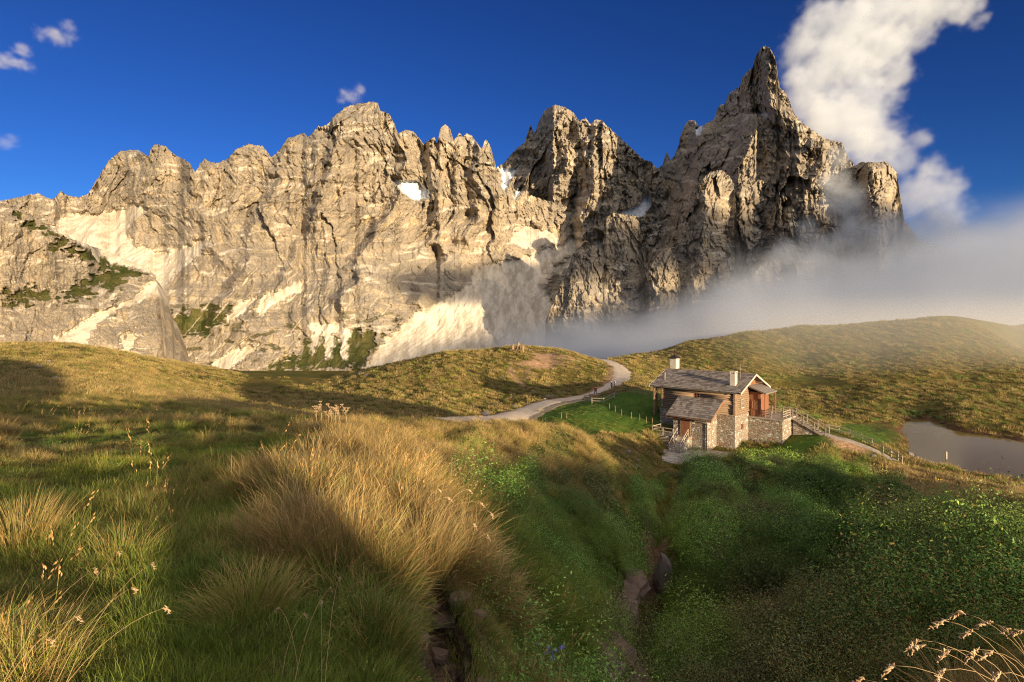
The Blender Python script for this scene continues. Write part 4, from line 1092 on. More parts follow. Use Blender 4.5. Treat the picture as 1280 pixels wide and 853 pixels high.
keep = (u < want) & free(x, y) & (z > LAKE_Z + 0.1) & (lawn < 0.4) & (dirt < 0.4) & ~((r > 100) & (px_ < 830)) & ~((tagn == 4) & (shr > 0.3))
x, y, z, r, shr, slo, cl, u1, hillr, tg = [v[keep] for v in (x, y, z, r, shr, slo, cl, u1, hillr, tagn)]
kind = np.where(u1 < 0.3, 0, np.where(u1 < 0.55, 1, np.where(u1 < 0.7, 2, np.where(u1 < 0.85, 3, 4))))
kind = np.where(slo > 0.5, np.where(u1 < 0.5, 2, 3), kind); kind = np.where((r > 15) & ~hillr, np.where(r > 27, np.where(u1 < 0.55, 10, np.where(u1 < .9, 11, kind)), np.where(u1 < 0.6, 12, kind)), kind); kind = np.where(hillr, 5, kind); kind = np.where(tg == 4, np.where(u1 < .5, 2, 3), kind)
s = rng.uniform(0.55, 1.15, len(x)) * np.where(r > 20, np.minimum(1 + (r - 20) / 90, 1.35), 1.0) * (1 + 0.3 * cl)
s = np.where(kind >= 10, rng.uniform(0.6, 1.15, len(x)), s); pq = 640 + F * x / y; s = np.where((pq > 1090) & (r > 16) & ~hillr, np.minimum(s, 0.55), s); s = np.where(hillr, rng.uniform(0.5, 1.1, len(x)), s); s = np.where(r < 7, s * 0.7, s); s = np.where(tg == 4, s * 0.6, s)
big = tg == 5; nearb = r < 30; s = np.where((kind >= 10), s * 1.0, s); kind = np.where(big, np.where(nearb, np.where(u1 < .5, 8, 9), np.where(u1 < .5, 6, 7)), kind)
s = np.where(big, rng.uniform(0.55, 1.25, len(x)) * np.where(r < 14, 0.6, np.where(r < 30, 0.85, 1.05)) * np.where(640 + F * x / y > 1110, 0.55, 1), s)
e_ = 0.2; gx = (height(x + e_, y) - z) / e_; gy = (height(x, y + e_) - z) / e_
rot = euler_from(-gx, -gy, np.clip(0.5 * np.hypot(gx, gy), 0, 0.6), rng.uniform(0, 6.28, len(x)))
dryL = 0.10 + 0.7 * noise(x / 3.4, y / 3.4, 90) + 0.25 * sstep(40, 60, r) + 0.12 * hillr
lump = np.tanh(14 * noise(x / 5.0, y / 5.0, 301)) * (r < 100) * (shr > .3)
hue = np.clip(0.35 + 0.22 * lump + 1.0 * noise(x / 4.1, y / 4.1, 92) * (r < 100) + 0.15 * hillr, 0, 0.9)
tint = np.stack([dryL, hue, np.clip(1.1 + 0.35 * lump + 0.22 * rng.normal(0, 1, len(x)) + 0.5 * noise(x / 2.6, y / 2.6, 93), 0.5, 2.0)], -1)
scatter_object("undergrowth", np.stack([x, y, z - 0.03], -1), rot, np.stack([s, s, s * rng.uniform(0.7, 1.15, len(x))], -1), kind, tint, hidden2)
# ------------------------------------------------------------------ the stone and log house
m_stone, N, B = new_mat("rubble_stone", 0.92, 0.15)
tc = N.n("ShaderNodeTexCoord").outputs['Object']
mp = N.n("ShaderNodeMapping"); N.set(mp, 'Vector', tc); N.set(mp, 'Scale', (1, 1, 1.6))
wv_ = N.vmath('ADD', mp.outputs[0], N.vmath('SCALE', N.noise(mp.outputs[0], 1.5, 3, 0.5, col=True), None)); 
vo = N.n("ShaderNodeTexVoronoi"); N.set(vo, 'Vector', mp.outputs[0]); N.set(vo, 'Scale', 2.7)
ve = N.n("ShaderNodeTexVoronoi", feature='DISTANCE_TO_EDGE'); N.set(ve, 'Vector', mp.outputs[0]); N.set(ve, 'Scale', 2.7)
sc_ = N.n("ShaderNodeSeparateColor"); N.set(sc_, 0, vo.outputs['Color'])
c = N.mix(sc_.outputs[0], (0.26, 0.215, 0.165), (0.45, 0.39, 0.31)); c = N.mix(N.rng(sc_.outputs[1], 0.75, 0.8), c, (0.32, 0.20, 0.14)); c = N.mix(N.rng(sc_.outputs[2], 0.85, 0.9), c, (0.66, 0.62, 0.55))
c = N.mix(N.rng(N.noise(tc, 6, 4), 0.3, 0.75, 0, 0.5), c, (0.20, 0.16, 0.12))
c = N.mix(N.rng(ve.outputs[0], 0.02, 0.07), (0.36, 0.31, 0.25), c)
N.set(B, 'Base Color', c); bp = N.n("ShaderNodeBump"); N.set(bp, 'Distance', 0.06); N.set(bp, 'Strength', 1.0); N.set(bp, 'Height', N.math('ADD', N.rng(ve.outputs[0], 0.0, 0.13), N.math('MULTIPLY', sc_.outputs[1], 0.5))); N.set(B, 'Normal', bp.outputs[0])
m_log = plain_mat("weathered_logs", (0.33, 0.22, 0.14), (0.19, 0.13, 0.085), 1.6, 0.85, 0.02, 9, (0.3, 3, 3))
m_plank = plain_mat("brown_planks", (0.33, 0.16, 0.075), (0.20, 0.095, 0.045), 1.5, 0.8, 0.01, 9, (3, 3, 0.4))
m_greywood = plain_mat("grey_wood", (0.40, 0.33, 0.27), (0.25, 0.20, 0.16), 2.5, 0.85, 0.01, 10, (1, 1, 1))
m_door = plain_mat("red_brown_door_wood", (0.30, 0.125, 0.065), (0.21, 0.085, 0.045), 2, 0.55, 0.004, 9, (4, 4, 0.5), spec=0.4)
m_plaster = plain_mat("pale_plaster", (0.66, 0.58, 0.47), (0.48, 0.40, 0.31), 1.5, 0.9, 0.01, 5)
m_darkmetal = plain_mat("dark_metal", (0.05, 0.04, 0.04), (0.09, 0.06, 0.05), 4, 0.5, metallic=0.7)
m_shingle, N, B = new_mat("grey_shingles", 0.85, 0.2)
at = N.n("ShaderNodeAttribute", attribute_name="shade"); tc = N.n("ShaderNodeTexCoord").outputs['Object']
sh_s = N.n("ShaderNodeSeparateColor"); N.set(sh_s, 0, at.outputs['Color'])
c = N.mix(sh_s.outputs[0], (0.14, 0.115, 0.10), (0.33, 0.285, 0.25)); c = N.mix(N.rng(N.noise(tc, 1.2, 5, 0.65), 0.5, 0.7, 0, 0.6), c, (0.25, 0.18, 0.10)); N.set(B, 'Base Color', c)
m_glass, N, B = new_mat("window_glass", 0.06, 0.8); B.inputs['Base Color'].default_value = (0.02, 0.025, 0.03, 1)
m_lace = plain_mat("curtained_glass", (0.55, 0.44, 0.30), (0.20, 0.13, 0.08), 6, 0.15, spec=0.6)

ZB = -17.2
house = empty("stone_house", (CAB[0], CAB[1], ZB), CAB_ROT)
tag(house, "stone and log mountain hut with a shingled gable roof and two pale chimneys", "house")

def shingles(mb, x0, x1, ya, za, yb, zb, course=0.42, wid=0.5, th=0.05, seed=1):
    """overlapping shingles on the slope from (ya, za) at the eave to (yb, zb) at the ridge; collects a shade per vertex"""
    g = random.Random(seed); L = math.hypot(yb - ya, zb - za); uy, uz = (yb - ya) / L, (zb - za) / L; ny, nz_ = -uz, uy
    if nz_ < 0: ny, nz_ = -ny, -nz_
    n = int(L / course) + 1; sh = []
    for i in range(n):
        s0 = i * course - 0.03 * g.random(); s1 = min(L, s0 + course * 1.45); x = x0 - g.random() * wid * 0.6
        while x < x1:
            w = wid * g.uniform(0.6, 1.3); xa, xb = max(x, x0), min(x + w - 0.012, x1)
            if xb > xa + 0.03:
                h0 = th * 1.9 + g.uniform(0, .02); h1 = 0.012; d0 = g.uniform(-.03, .03)
                vs = []
                for s, h in ((s0 + d0, h0), (s1, h1)):
                    for hh in (h - th, h):
                        for xx in (xa, xb): vs.append((xx, ya + uy * s + ny * hh, za + uz * s + nz_ * hh))
                mb.add(vs, [(0, 1, 3, 2), (4, 6, 7, 5), (2, 3, 7, 6), (0, 4, 5, 1), (0, 2, 6, 4), (1, 5, 7, 3)])
                v = g.random(); sh += [v] * 8
            x += w
    return sh
def roof_mesh(name, slopes, parent, extra=None, thick=0.14):
    mb = MB(); sh = []
    for (x0, x1, ya, za, yb, zb, sd) in slopes:
        L = math.hypot(yb - ya, zb - za); uy, uz = (yb - ya) / L, (zb - za) / L; ny, nz_ = -uz, uy
        if nz_ < 0: ny, nz_ = -ny, -nz_
        vs = [(x, y + ny * h, z + nz_ * h) for h in (-thick, 0) for (y, z) in ((ya, za), (yb, zb)) for x in (x0, x1)]
        mb.add(vs, [(0, 2, 3, 1), (4, 5, 7, 6), (0, 1, 5, 4), (2, 6, 7, 3), (0, 4, 6, 2), (1, 3, 7, 5)]); sh += [0.2] * 8
        sh += shingles(mb, x0 - 0.04, x1 + 0.04, ya, za, yb, zb, seed=sd)
    me = mb.mesh(name); color_attr(me, "shade", np.array([[v, v, v, 1] for v in sh])); o = link(name, me, m_shingle, parent)
    return o

# stone storey
mb = MB(); mb.box(-11.0, 0, 0, 9.2, -1.2, 4.5); mb.build("wall", m_stone, house)
# log storey: stacked logs with crossing ends at the corners
def logs(mb, a, b, axis, c, z0, z1, r, over, seed, gaps=()):
    g = random.Random(seed); n = int((z1 - z0) / (r * 1.8)); 
    for i in range(n):
        z = z0 + r + i * (z1 - z0 - 2 * r) / (n - 1) + (0)
        segs = [(a - over * g.uniform(.7, 1.2), b + over * g.uniform(.7, 1.2))]
        for ga, gb, gz0, gz1 in gaps:
            if gz0 < z < gz1:
                segs = [q for s in segs for q in ((s[0], min(s[1], ga)), (max(s[0], gb), s[1])) if q[1] - q[0] > .05]
        for s0, s1 in segs:
            rr_ = r * g.uniform(.94, 1.06)
            p = [(s0, c, z), ((s0 + s1) / 2, c + g.uniform(-.02, .02), z), (s1, c, z)] if axis == 'x' else [(c, s0, z), (c + g.uniform(-.02, .02), (s0 + s1) / 2, z), (c, s1, z)]
            mb.tube(p, rr_, 10)
mb = MB(); mb.box(-10.5, -0.12, 0.12, 9.08, 4.5, 7.72)
logs(mb, -10.6, 0, 'x', 0.05, 4.5, 7.6, 0.15, 0.22, 3, gaps=((-5.75, -4.85, 6.35, 7.1),)); logs(mb, -10.6, 0, 'x', 9.15, 4.5, 7.6, 0.15, 0.22, 4)
logs(mb, 0, 9.2, 'y', -0.05, 4.62, 7.7, 0.15, 0.22, 5, gaps=((1.9, 2.75, 5.3, 6.6),)); logs(mb, 0, 9.2, 'y', -10.55, 4.62, 7.7, 0.15, 0.22, 6)
mb.build("log_wall", m_log, house)
# gable boards
g_ = random.Random(2)
for xg in (0.06, -10.66):
    mb = MB(); y = 0.1
    while y < 9.1:
        w = 0.22; zt = 7.72 + 0.404 * (min(y + w / 2, 9.2 - y - w / 2)) - 0.02
        mb.box(xg - 0.03 + g_.uniform(0, .012), xg + 0.03, y, y + w - .015, 7.70, max(7.75, zt)); y += w
    mb.build("gable", m_plank, house)
roof = roof_mesh("roof", [(-12.3, 1.0, -0.62, 7.62, 4.6, 9.73, 11), (-12.3, 1.0, 9.82, 7.62, 4.6, 9.73, 12)], house)
mb = MB()   # ridge cap and verge boards
mb.beam((-12.35, 4.6, 9.80), (1.05, 4.6, 9.80), 0.34, 0.07)
mb.build("ridge_cap", m_greywood, roof)
m_verge = plain_mat("pale_board", (0.62, 0.52, 0.42), (0.5, 0.40, 0.31), 3, 0.8)  # whitish barge boards, pale by their own colour
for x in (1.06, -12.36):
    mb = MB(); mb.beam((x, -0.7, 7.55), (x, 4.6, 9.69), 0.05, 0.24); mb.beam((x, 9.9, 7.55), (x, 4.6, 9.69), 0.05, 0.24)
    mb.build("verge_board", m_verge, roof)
mb = MB()   # rafters and purlins under the overhang
for i in range(18): x = -12.0 + i * 0.75; mb.beam((x, -0.55, 7.50), (x, 0.3, 7.85), 0.10, 0.12)
for y, z in ((0.05, 7.62), (4.6, 9.5), (9.15, 7.62), (2.3, 8.45), (6.9, 8.45)): mb.beam((-12.2, y, z), (0.95, y, z), 0.18, 0.2)
mb.build("rafters", m_log, roof)
# chimneys
def chimney(x, y, w, z0, z1, cap):
    mb = MB(); h = w / 2
    mb.box(x - h, x + h, y - h, y + h, z0, z1 - (0.0 if cap == 'pyramid' else 0.28), 0.02)
    if cap != 'pyramid':
        for sx in (-1, 1):
            for sy in (-1, 1): mb.box(x + sx * (h - .07) - .07, x + sx * (h - .07) + .07, y + sy * (h - .07) - .07, y + sy * (h - .07) + .07, z1 - .28, z1 - .06)
        mb.box(x - h - .05, x + h + .05, y - h - .05, y + h + .05, z1 - .06, z1 + .03, 0.01)
        mb.box(x - h * .55, x + h * .55, y - h * .55, y + h * .55, z1 - .3, z1 - .2)
    ch = mb.build("chimney", m_plaster, roof)
    if cap == 'pyramid':
        m2 = MB(); a = h + 0.16; z = z1
        m2.box(x - a, x + a, y - a, y + a, z, z + .06)
        m2.add([(x - a, y - a, z + .06), (x + a, y - a, z + .06), (x + a, y + a, z + .06), (x - a, y + a, z + .06), (x, y, z + .62)], [(0, 1, 4), (1, 2, 4), (2, 3, 4), (3, 0, 4)])
        m2.tube([(x, y, z + .45), (x, y, z + 1.05)], 0.05, 6); m2.tube([(x, y, z + 1.0), (x, y, z + 1.2)], 0.11, 6)
        m2.build("chimney_cap", m_darkmetal, ch); 
    return ch
chimney(-11.35, 5.1, 1.05, 8.6, 11.35, 'pyramid')
chimney(-0.75, 1.35, 0.74, 7.9, 10.25, 'flat')
mb = MB(); mb.tube([(-10.9, 1.3, 8.2), (-10.9, 1.3, 9.35)], 0.09, 8); mb.tube([(-10.9, 1.3, 9.3), (-10.9, 1.3, 9.42)], 0.14, 8); mb.build("vent_pipe", m_greywood, roof)
mb = MB()   # aerial
mb.tube([(-0.5, 3.0, 8.7), (-0.5, 3.0, 11.2)], 0.025, 6)
for k in range(5): mb.tube([(-0.5 - .9 + k * .4, 3.0 - .3, 10.9), (-0.5 - .9 + k * .4, 3.0 + .3, 10.9)], 0.012, 4)
mb.tube([(-1.5, 3.0, 10.9), (0.4, 3.0, 10.9)], 0.018, 4); mb.tube([(-0.9, 2.6, 10.4), (0.1, 3.4, 10.4)], 0.015, 4)
mb.build("aerial", m_greywood, roof)
# windows
def window(x, y, z0, z1, w, face, frame_m, glass_m, parent=house, bars=True):
    """face 'x': on a wall looking along +x; 'y': looking along -y"""
    f = MB(); p = MB(); t = 0.07
    def bx(mb, a0, a1, d0, d1, c0, c1):
        if face == 'x': mb.box(x + d0, x + d1, y + a0, y + a1, c0, c1)
        else: mb.box(x + a0, x + a1, y - d1, y - d0, c0, c1)
    h = w / 2
    bx(f, -h, -h + t, -.04, .09, z0, z1); bx(f, h - t, h, -.04, .09, z0, z1); bx(f, -h + t, h - t, -.04, .09, z0, z0 + t); bx(f, -h + t, h - t, -.04, .09, z1 - t, z1)
    bx(f, -h - .06, h + .06, -.04, .14, z0 - .07, z0 - .003)
    if bars: bx(f, -.02, .02, -.02, .07, z0 + t, z1 - t); bx(f, -h + t, -.022, -.02, .068, (z0 + z1) / 2 - .02, (z0 + z1) / 2 + .02); bx(f, .022, h - t, -.02, .068, (z0 + z1) / 2 - .02, (z0 + z1) / 2 + .02)
    bx(p, -h + t, h - t, -.03, .02, z0 + t, z1 - t)
    o = f.build("window", frame_m, parent); p.build("pane", glass_m, o); return o
window(-5.3, 0.02, 6.35, 7.1, 0.9, 'y', m_door, m_glass)
window(0.02, 2.32, 5.35, 6.55, 0.8, 'x', m_plaster, m_glass)
window(0.02, 2.3, 2.6, 3.2, 0.55, 'x', m_door, m_glass)
window(0.12, 4.6, 8.15, 8.85, 0.9, 'x', m_door, m_lace)
# corner posts of the open end
for y in (0.0, 4.6):
    mb = MB(); mb.beam((-11.9, y, 3.3), (-11.9, y, 7.8 + (1.8 if y > 1 else 0)), 0.2, 0.2); mb.build("post", m_log, house)
mb = MB(); mb.beam((-12.0, 0, 7.4), (-10.6, 0, 7.4), 0.14, 0.18); mb.beam((-11.9, 0, 6.2), (-11.2, 0, 7.35), 0.12, 0.12)
mb.build("brace", m_log, house)
mb = MB(); mb.add([(-13.6, 3.0, 7.0), (-13.6, 8.8, 7.0), (-12.1, 8.8, 7.9), (-12.1, 3.0, 7.9), (-13.6, 3.0, 6.88), (-13.6, 8.8, 6.88), (-12.1, 8.8, 7.78), (-12.1, 3.0, 7.78)], [(3, 2, 1, 0), (4, 5, 6, 7), (0, 1, 5, 4), (2, 3, 7, 6), (0, 4, 7, 3), (1, 2, 6, 5)])
for y in (3.2, 8.6): mb.beam((-13.3, y, 3.4), (-13.3, y, 7.05), .16, .16)
mb.build("porch_roof", m_plank, house)

# lean-to with the lower door
annex = MB(); annex.box(-7.2, -2.5, -3.1, -0.003, -0.6, 4.25)
annex.add([(-7.2, -3.1, 4.25), (-7.2, 0, 4.25), (-7.2, 0, 6.2), (-2.5, -3.1, 4.25), (-2.5, 0, 4.25), (-2.5, 0, 6.2)], [(0, 1, 2), (3, 5, 4), (0, 2, 5, 3)])
ax_ = annex.build("lean_to", m_stone, house)
roof_mesh("lean_to_roof", [(-7.9, -1.5, -3.85, 4.18, 0.0, 6.5, 13)], house)
mb = MB(); mb.beam((-7.95, -3.9, 4.05), (-1.45, -3.9, 4.05), 0.06, 0.22); 
mb.beam((-1.47, -3.9, 4.05), (-1.47, 0.0, 6.4), 0.05, 0.2); mb.beam((-7.93, -3.9, 4.05), (-7.93, 0.0, 6.4), 0.05, 0.2)
mb.build("eave_board", m_plank, house)
mb = MB(); mb.tube([(-2.3, -3.75, 4.0), (-2.42, -3.2, 3.6), (-2.42, -3.2, 0.1)], 0.05, 8); mb.tube([(-7.9, -4.0, 4.1), (-1.5, -4.0, 4.02)], 0.06, 8); mb.build("gutter", m_darkmetal, house)
dr = MB(); dr.box(-6.0, -4.85, -3.16, -3.103, 1.72, 3.75)
for k in range(5): dr.box(-5.93 + k * .215, -5.93 + k * .215 + .2, -3.19, -3.163, 1.78, 3.68)
dr = dr.build("door", m_door, house)
mb = MB(); mb.tube([(-5.0, -3.22, 2.7), (-5.0, -3.28, 2.7), (-5.12, -3.28, 2.7)], 0.018, 6); mb.build("handle", m_darkmetal, dr)
mb = MB(); mb.box(-6.13, -6.003, -3.2, -3.1, 1.7, 3.9); mb.box(-4.847, -4.72, -3.2, -3.1, 1.7, 3.9); mb.box(-6.13, -4.72, -3.21, -3.1, 3.903, 4.03); mb.build("door_frame", m_log, dr)

# stone terrace, landing and steps
mb = MB(); mb.box(-9.5, -6.2, -5.0, -0.004, -1.6, 1.68); mb.box(-10.4, -9.503, -6.4, -0.004, -2.2, 1.2); mb.box(-6.197, -4.5, -3.9, -3.104, -1.0, 1.70)
mb.build("terrace", m_stone, house)
mb = MB()
for k in range(9): mb.box(-6.0, -4.75, -3.9 - 0.26 * (k + 1), -3.9 - 0.26 * k - 0.002, -1.0, 1.70 - 0.19 * (k + 1))
st_ = mb.build("steps", m_slab, house)
mb = MB()
for x in (-6.16, -4.63):
    mb.add([(x - .14, -3.9, -1), (x + .14, -3.9, -1), (x + .14, -6.3, -1), (x - .14, -6.3, -1), (x - .14, -3.9, 1.75), (x + .14, -3.9, 1.75), (x + .14, -6.3, 0.05), (x - .14, -6.3, 0.05)], [(0, 1, 2, 3), (4, 7, 6, 5), (0, 4, 5, 1), (1, 5, 6, 2), (2, 6, 7, 3), (3, 7, 4, 0)])
mb.build("step_wall", m_stone, house)
def railing(pts, parent, name="railing", hgt=1.0, rails=(0.5, 0.95), mat=None, post=0.11, rail=(0.05, 0.11)):
    mb = MB(); mat = mat or m_greywood
    for (x, y, z) in pts: mb.box(x - post / 2, x + post / 2, y - post / 2, y + post / 2, z - 0.1, z + hgt, 0.008)
    for a, b in zip(pts[:-1], pts[1:]):
        for h in rails: mb.beam((a[0], a[1], a[2] + h), (b[0], b[1], b[2] + h), rail[0], rail[1])
    return mb.build(name, mat, parent)
railing([(-9.4, -4.9, 1.68), (-7.8, -4.9, 1.68), (-6.3, -4.9, 1.68)], house); railing([(-9.4, -4.9, 1.68), (-9.4, -2.6, 1.68), (-9.4, -0.4, 1.68)], house)
railing([(-6.16, -3.95, 1.72), (-6.16, -5.1, 0.9), (-6.16, -6.25, 0.05)], house); railing([(-4.63, -3.95, 1.72), (-4.63, -5.1, 0.9), (-4.63, -6.25, 0.05)], house)

# raised deck with its stone base, the red porch and the outer stair
mb = MB(); mb.box(0.004, 4.5, 4.4, 9.4, -1.0, 3.95); mb.build("deck_base", m_stone, house)
mb = MB(); g_ = random.Random(5); y = 4.25
while y < 9.5: mb.box(0.01, 4.66, y, y + .135, 3.955, 4.02 + g_.uniform(0, .008)); y += .145
mb.box(0.0, 4.7, 4.22, 4.26, 3.80, 4.04); mb.box(4.66, 4.7, 4.26, 9.5, 3.80, 4.04)
mb.build("deck", m_greywood, house)
railing([(1.75, 4.42, 4.02), (3.1, 4.42, 4.02), (4.5, 4.42, 4.02)], house, rails=(0.35, 0.65, 0.97)); railing([(4.5, 4.42, 4.02), (4.5, 5.9, 4.02), (4.5, 7.35, 4.02)], house, rails=(0.35, 0.65, 0.97)); railing([(4.5, 9.3, 4.02), (3.0, 9.3, 4.02), (1.5, 9.3, 4.02), (0.2, 9.3, 4.02)], house, rails=(0.35, 0.65, 0.97))
pv = MB(); pv.box(0.10, 1.6, 4.62, 7.6, 4.03, 7.35); pv = pv.build("porch", m_door, house)
d2 = MB(); d2.box(0.35, 1.35, 4.55, 4.617, 4.05, 6.3); d2 = d2.build("door", m_door, house)
window(0.85, 4.56, 5.05, 6.1, 0.78, 'y', m_door, m_lace, parent=house)
mb = MB(); mb.tube([(1.25, 4.54, 4.95), (1.25, 4.48, 4.95), (1.15, 4.48, 4.95)], .018, 6); mb.build("handle", m_darkmetal, d2)
mb = MB(); mb.box(1.62, 1.70, 4.4, 4.95, 4.4, 6.5, .01); mb.box(1.70, 1.73, 4.45, 4.9, 5.0, 5.1); mb.box(1.70, 1.73, 4.45, 4.9, 5.9, 6.0); mb.build("shutter", m_door, house)
def lean_x(mb, x0, z0, x1, z1, ya, yb, t):
    mb.add([(x0, ya, z0), (x0, yb, z0), (x1, yb, z1), (x1, ya, z1), (x0, ya, z0 - t), (x0, yb, z0 - t), (x1, yb, z1 - t), (x1, ya, z1 - t)], [(0, 3, 2, 1), (4, 5, 6, 7), (0, 1, 5, 4), (2, 3, 7, 6), (0, 4, 7, 3), (1, 2, 6, 5)])
mb = MB(); lean_x(mb, 0.1, 8.15, 2.5, 7.30, 4.0, 8.2, .12)
for i in range(6):
    t0 = i / 6; lean_x(mb, 0.1 + 2.4 * t0, 8.15 - .85 * t0 + .05, 0.1 + 2.4 * (t0 + .19), 8.15 - .85 * (t0 + .19) + .07, 3.97, 8.23, .04)
me = mb.mesh("porch_roof"); color_attr(me, "shade", np.tile([[.35, .35, .35, 1]], (len(me.vertices), 1))); link("porch_roof", me, m_shingle, house)
for y in (4.3, 8.0):
    mb = MB(); mb.beam((2.3, y, 4.03), (2.3, y, 7.3), .12, .12); mb.build("porch_post", m_plank, house)
mb = MB(); n = 10
for k in range(n): mb.box(4.72 + .4 * k, 4.72 + .4 * (k + 1) + .06, 7.65, 9.15, 4.0 - .2 * (k + 1) - .06, 4.0 - .2 * (k + 1))
mb.build("stair_treads", m_greywood, house)
mb = MB()
mb.add([(4.703, 7.8, -1), (4.703, 9.0, -1), (8.9, 9.0, -1), (8.9, 7.8, -1), (4.703, 7.8, 3.55), (4.703, 9.0, 3.55), (8.9, 9.0, 1.6), (8.9, 7.8, 1.6)], [(0, 1, 2, 3), (4, 7, 6, 5), (0, 4, 5, 1), (1, 5, 6, 2), (2, 6, 7, 3), (3, 7, 4, 0)])
mb.build("stair_base", m_stone, house)
for y in (7.6, 9.22):
    railing([(4.75, y, 4.0), (6.1, y, 3.3), (7.45, y, 2.62), (8.8, y, 1.95)], house, hgt=1.05, rails=(0.45, 0.98))
mb = MB()
for y in (7.62, 9.18): mb.beam((4.7, y, 3.85), (8.85, y, 1.8), .06, .26)
mb.build("stringer", m_greywood, house)
# ------------------------------------------------------------------ fences, posts, people, stones, plants
def fence(line, label, rails=(0.45, 0.9), hgt=1.05, spacing=2.0, mat=None, group=None, fixed=False, post=0.12):
    mat = mat or m_greywood
    pts = np.array(line, float); out = []
    if fixed: out = [tuple(p) for p in pts]
    else:
        for a, b in zip(pts[:-1], pts[1:]):
            n = max(1, int(round(np.linalg.norm(b - a) / spacing)))
            out += [tuple(a + (b - a) * k / n) for k in range(n)]
        out.append(tuple(pts[-1]))
    P3 = [(x, y, hz(x, y)) for x, y in out]
    root = empty("wooden_fence", P3[0]); tag(root, label, "fence", group)
    g = random.Random(len(P3)); o3 = Vector(P3[0])
    for p in P3:
        m = MB(); q = Vector(p) - o3; h = hgt * g.uniform(.93, 1.05); lx, ly = g.uniform(-.03, .03), g.uniform(-.03, .03)
        m.tube([(q.x, q.y, q.z - .35), (q.x + lx, q.y + ly, q.z + h)], [post * .55, post * .5], 7); m.build("post", mat, root)
    for a, b in zip(P3[:-1], P3[1:]):
        for hgt_ in rails:
            m = MB(); qa = Vector(a) - o3; qb = Vector(b) - o3; d = (qb - qa).normalized() * .12
            s = Vector((d.y, -d.x, 0)).normalized() * (post * .5 + .02)
            m.beam(qa - d + s + Vector((0, 0, hgt_ + g.uniform(-.03, .03))), qb + d + s + Vector((0, 0, hgt_ + g.uniform(-.03, .03))), .045, .11, .008); m.build("rail", mat, root)
    return root
fence([xy(px, d) for px, d in [(1036, 77), (1049, 76.3), (1063, 75.3), (1077, 74.2), (1090, 73.2), (1104, 71.8), (1114, 70.8), (1123, 69.8), (1128, 68.2)]], "long grey wooden fence running down beside the footpath towards the tarn", fixed=True, hgt=1.0)
fence([xy(px, d) for px, d in [(730.6, 97), (740, 93), (754.5, 92), (768, 95)]], "short pale fence with two rails at the lower corner of the green lawn", fixed=True, hgt=1.05, rails=(.5, .95))
fence([xy(px, d) for px, d in [(731, 98.5), (749, 99), (762, 99), (784, 97.5), (796, 96), (803, 95), (817, 93), (826, 91)]], "brown wooden fence along the upper edge of the lawn, ending at the house", mat=m_log, fixed=True, hgt=1.1, rails=(.4, .75, 1.05))
for px, d, w in [(762, 88, "nearest to the corner of the pale fence"), (769, 86, "second in the row below the pale fence"), (777, 84, "third in the row crossing the lawn"), (789, 82.5, "in the middle of the row crossing the lawn"), (799.6, 81.5, "third from the terrace wall of the house"), (808, 81, "second from the terrace wall of the house"), (815, 80.5, "closest to the terrace wall of the house"), (701.8, 80, "standing alone at the left near the gravel road"), (708, 80, "just right of the lone stake by the gravel road")]:
    x, y = xy(px, d); m = MB(); m.tube([(0, 0, -.3), (0.02, 0, .5), (0.03, 0.02, .95)], [.045, .042, .04], 7)
    o = m.build("wooden_stake", m_log); o.location = (x, y, hz(x, y)); o.rotation_euler = (random.uniform(-.06, .06), random.uniform(-.06, .06), 0)
    tag(o, "short wooden stake in the lawn, " + w, "stake", "stakes across the lawn")
x, y = xy(1183, 75.5); m = MB(); m.tube([(0, 0, -.5), (0, 0, .95), (0.01, 0, 1.0)], [.09, .09, .05], 8)
o = m.build("marker_post", m_plaster); o.location = (x, y, max(hz(x, y), LAKE_Z)); tag(o, "white marker post at the near shore of the brown tarn", "post")

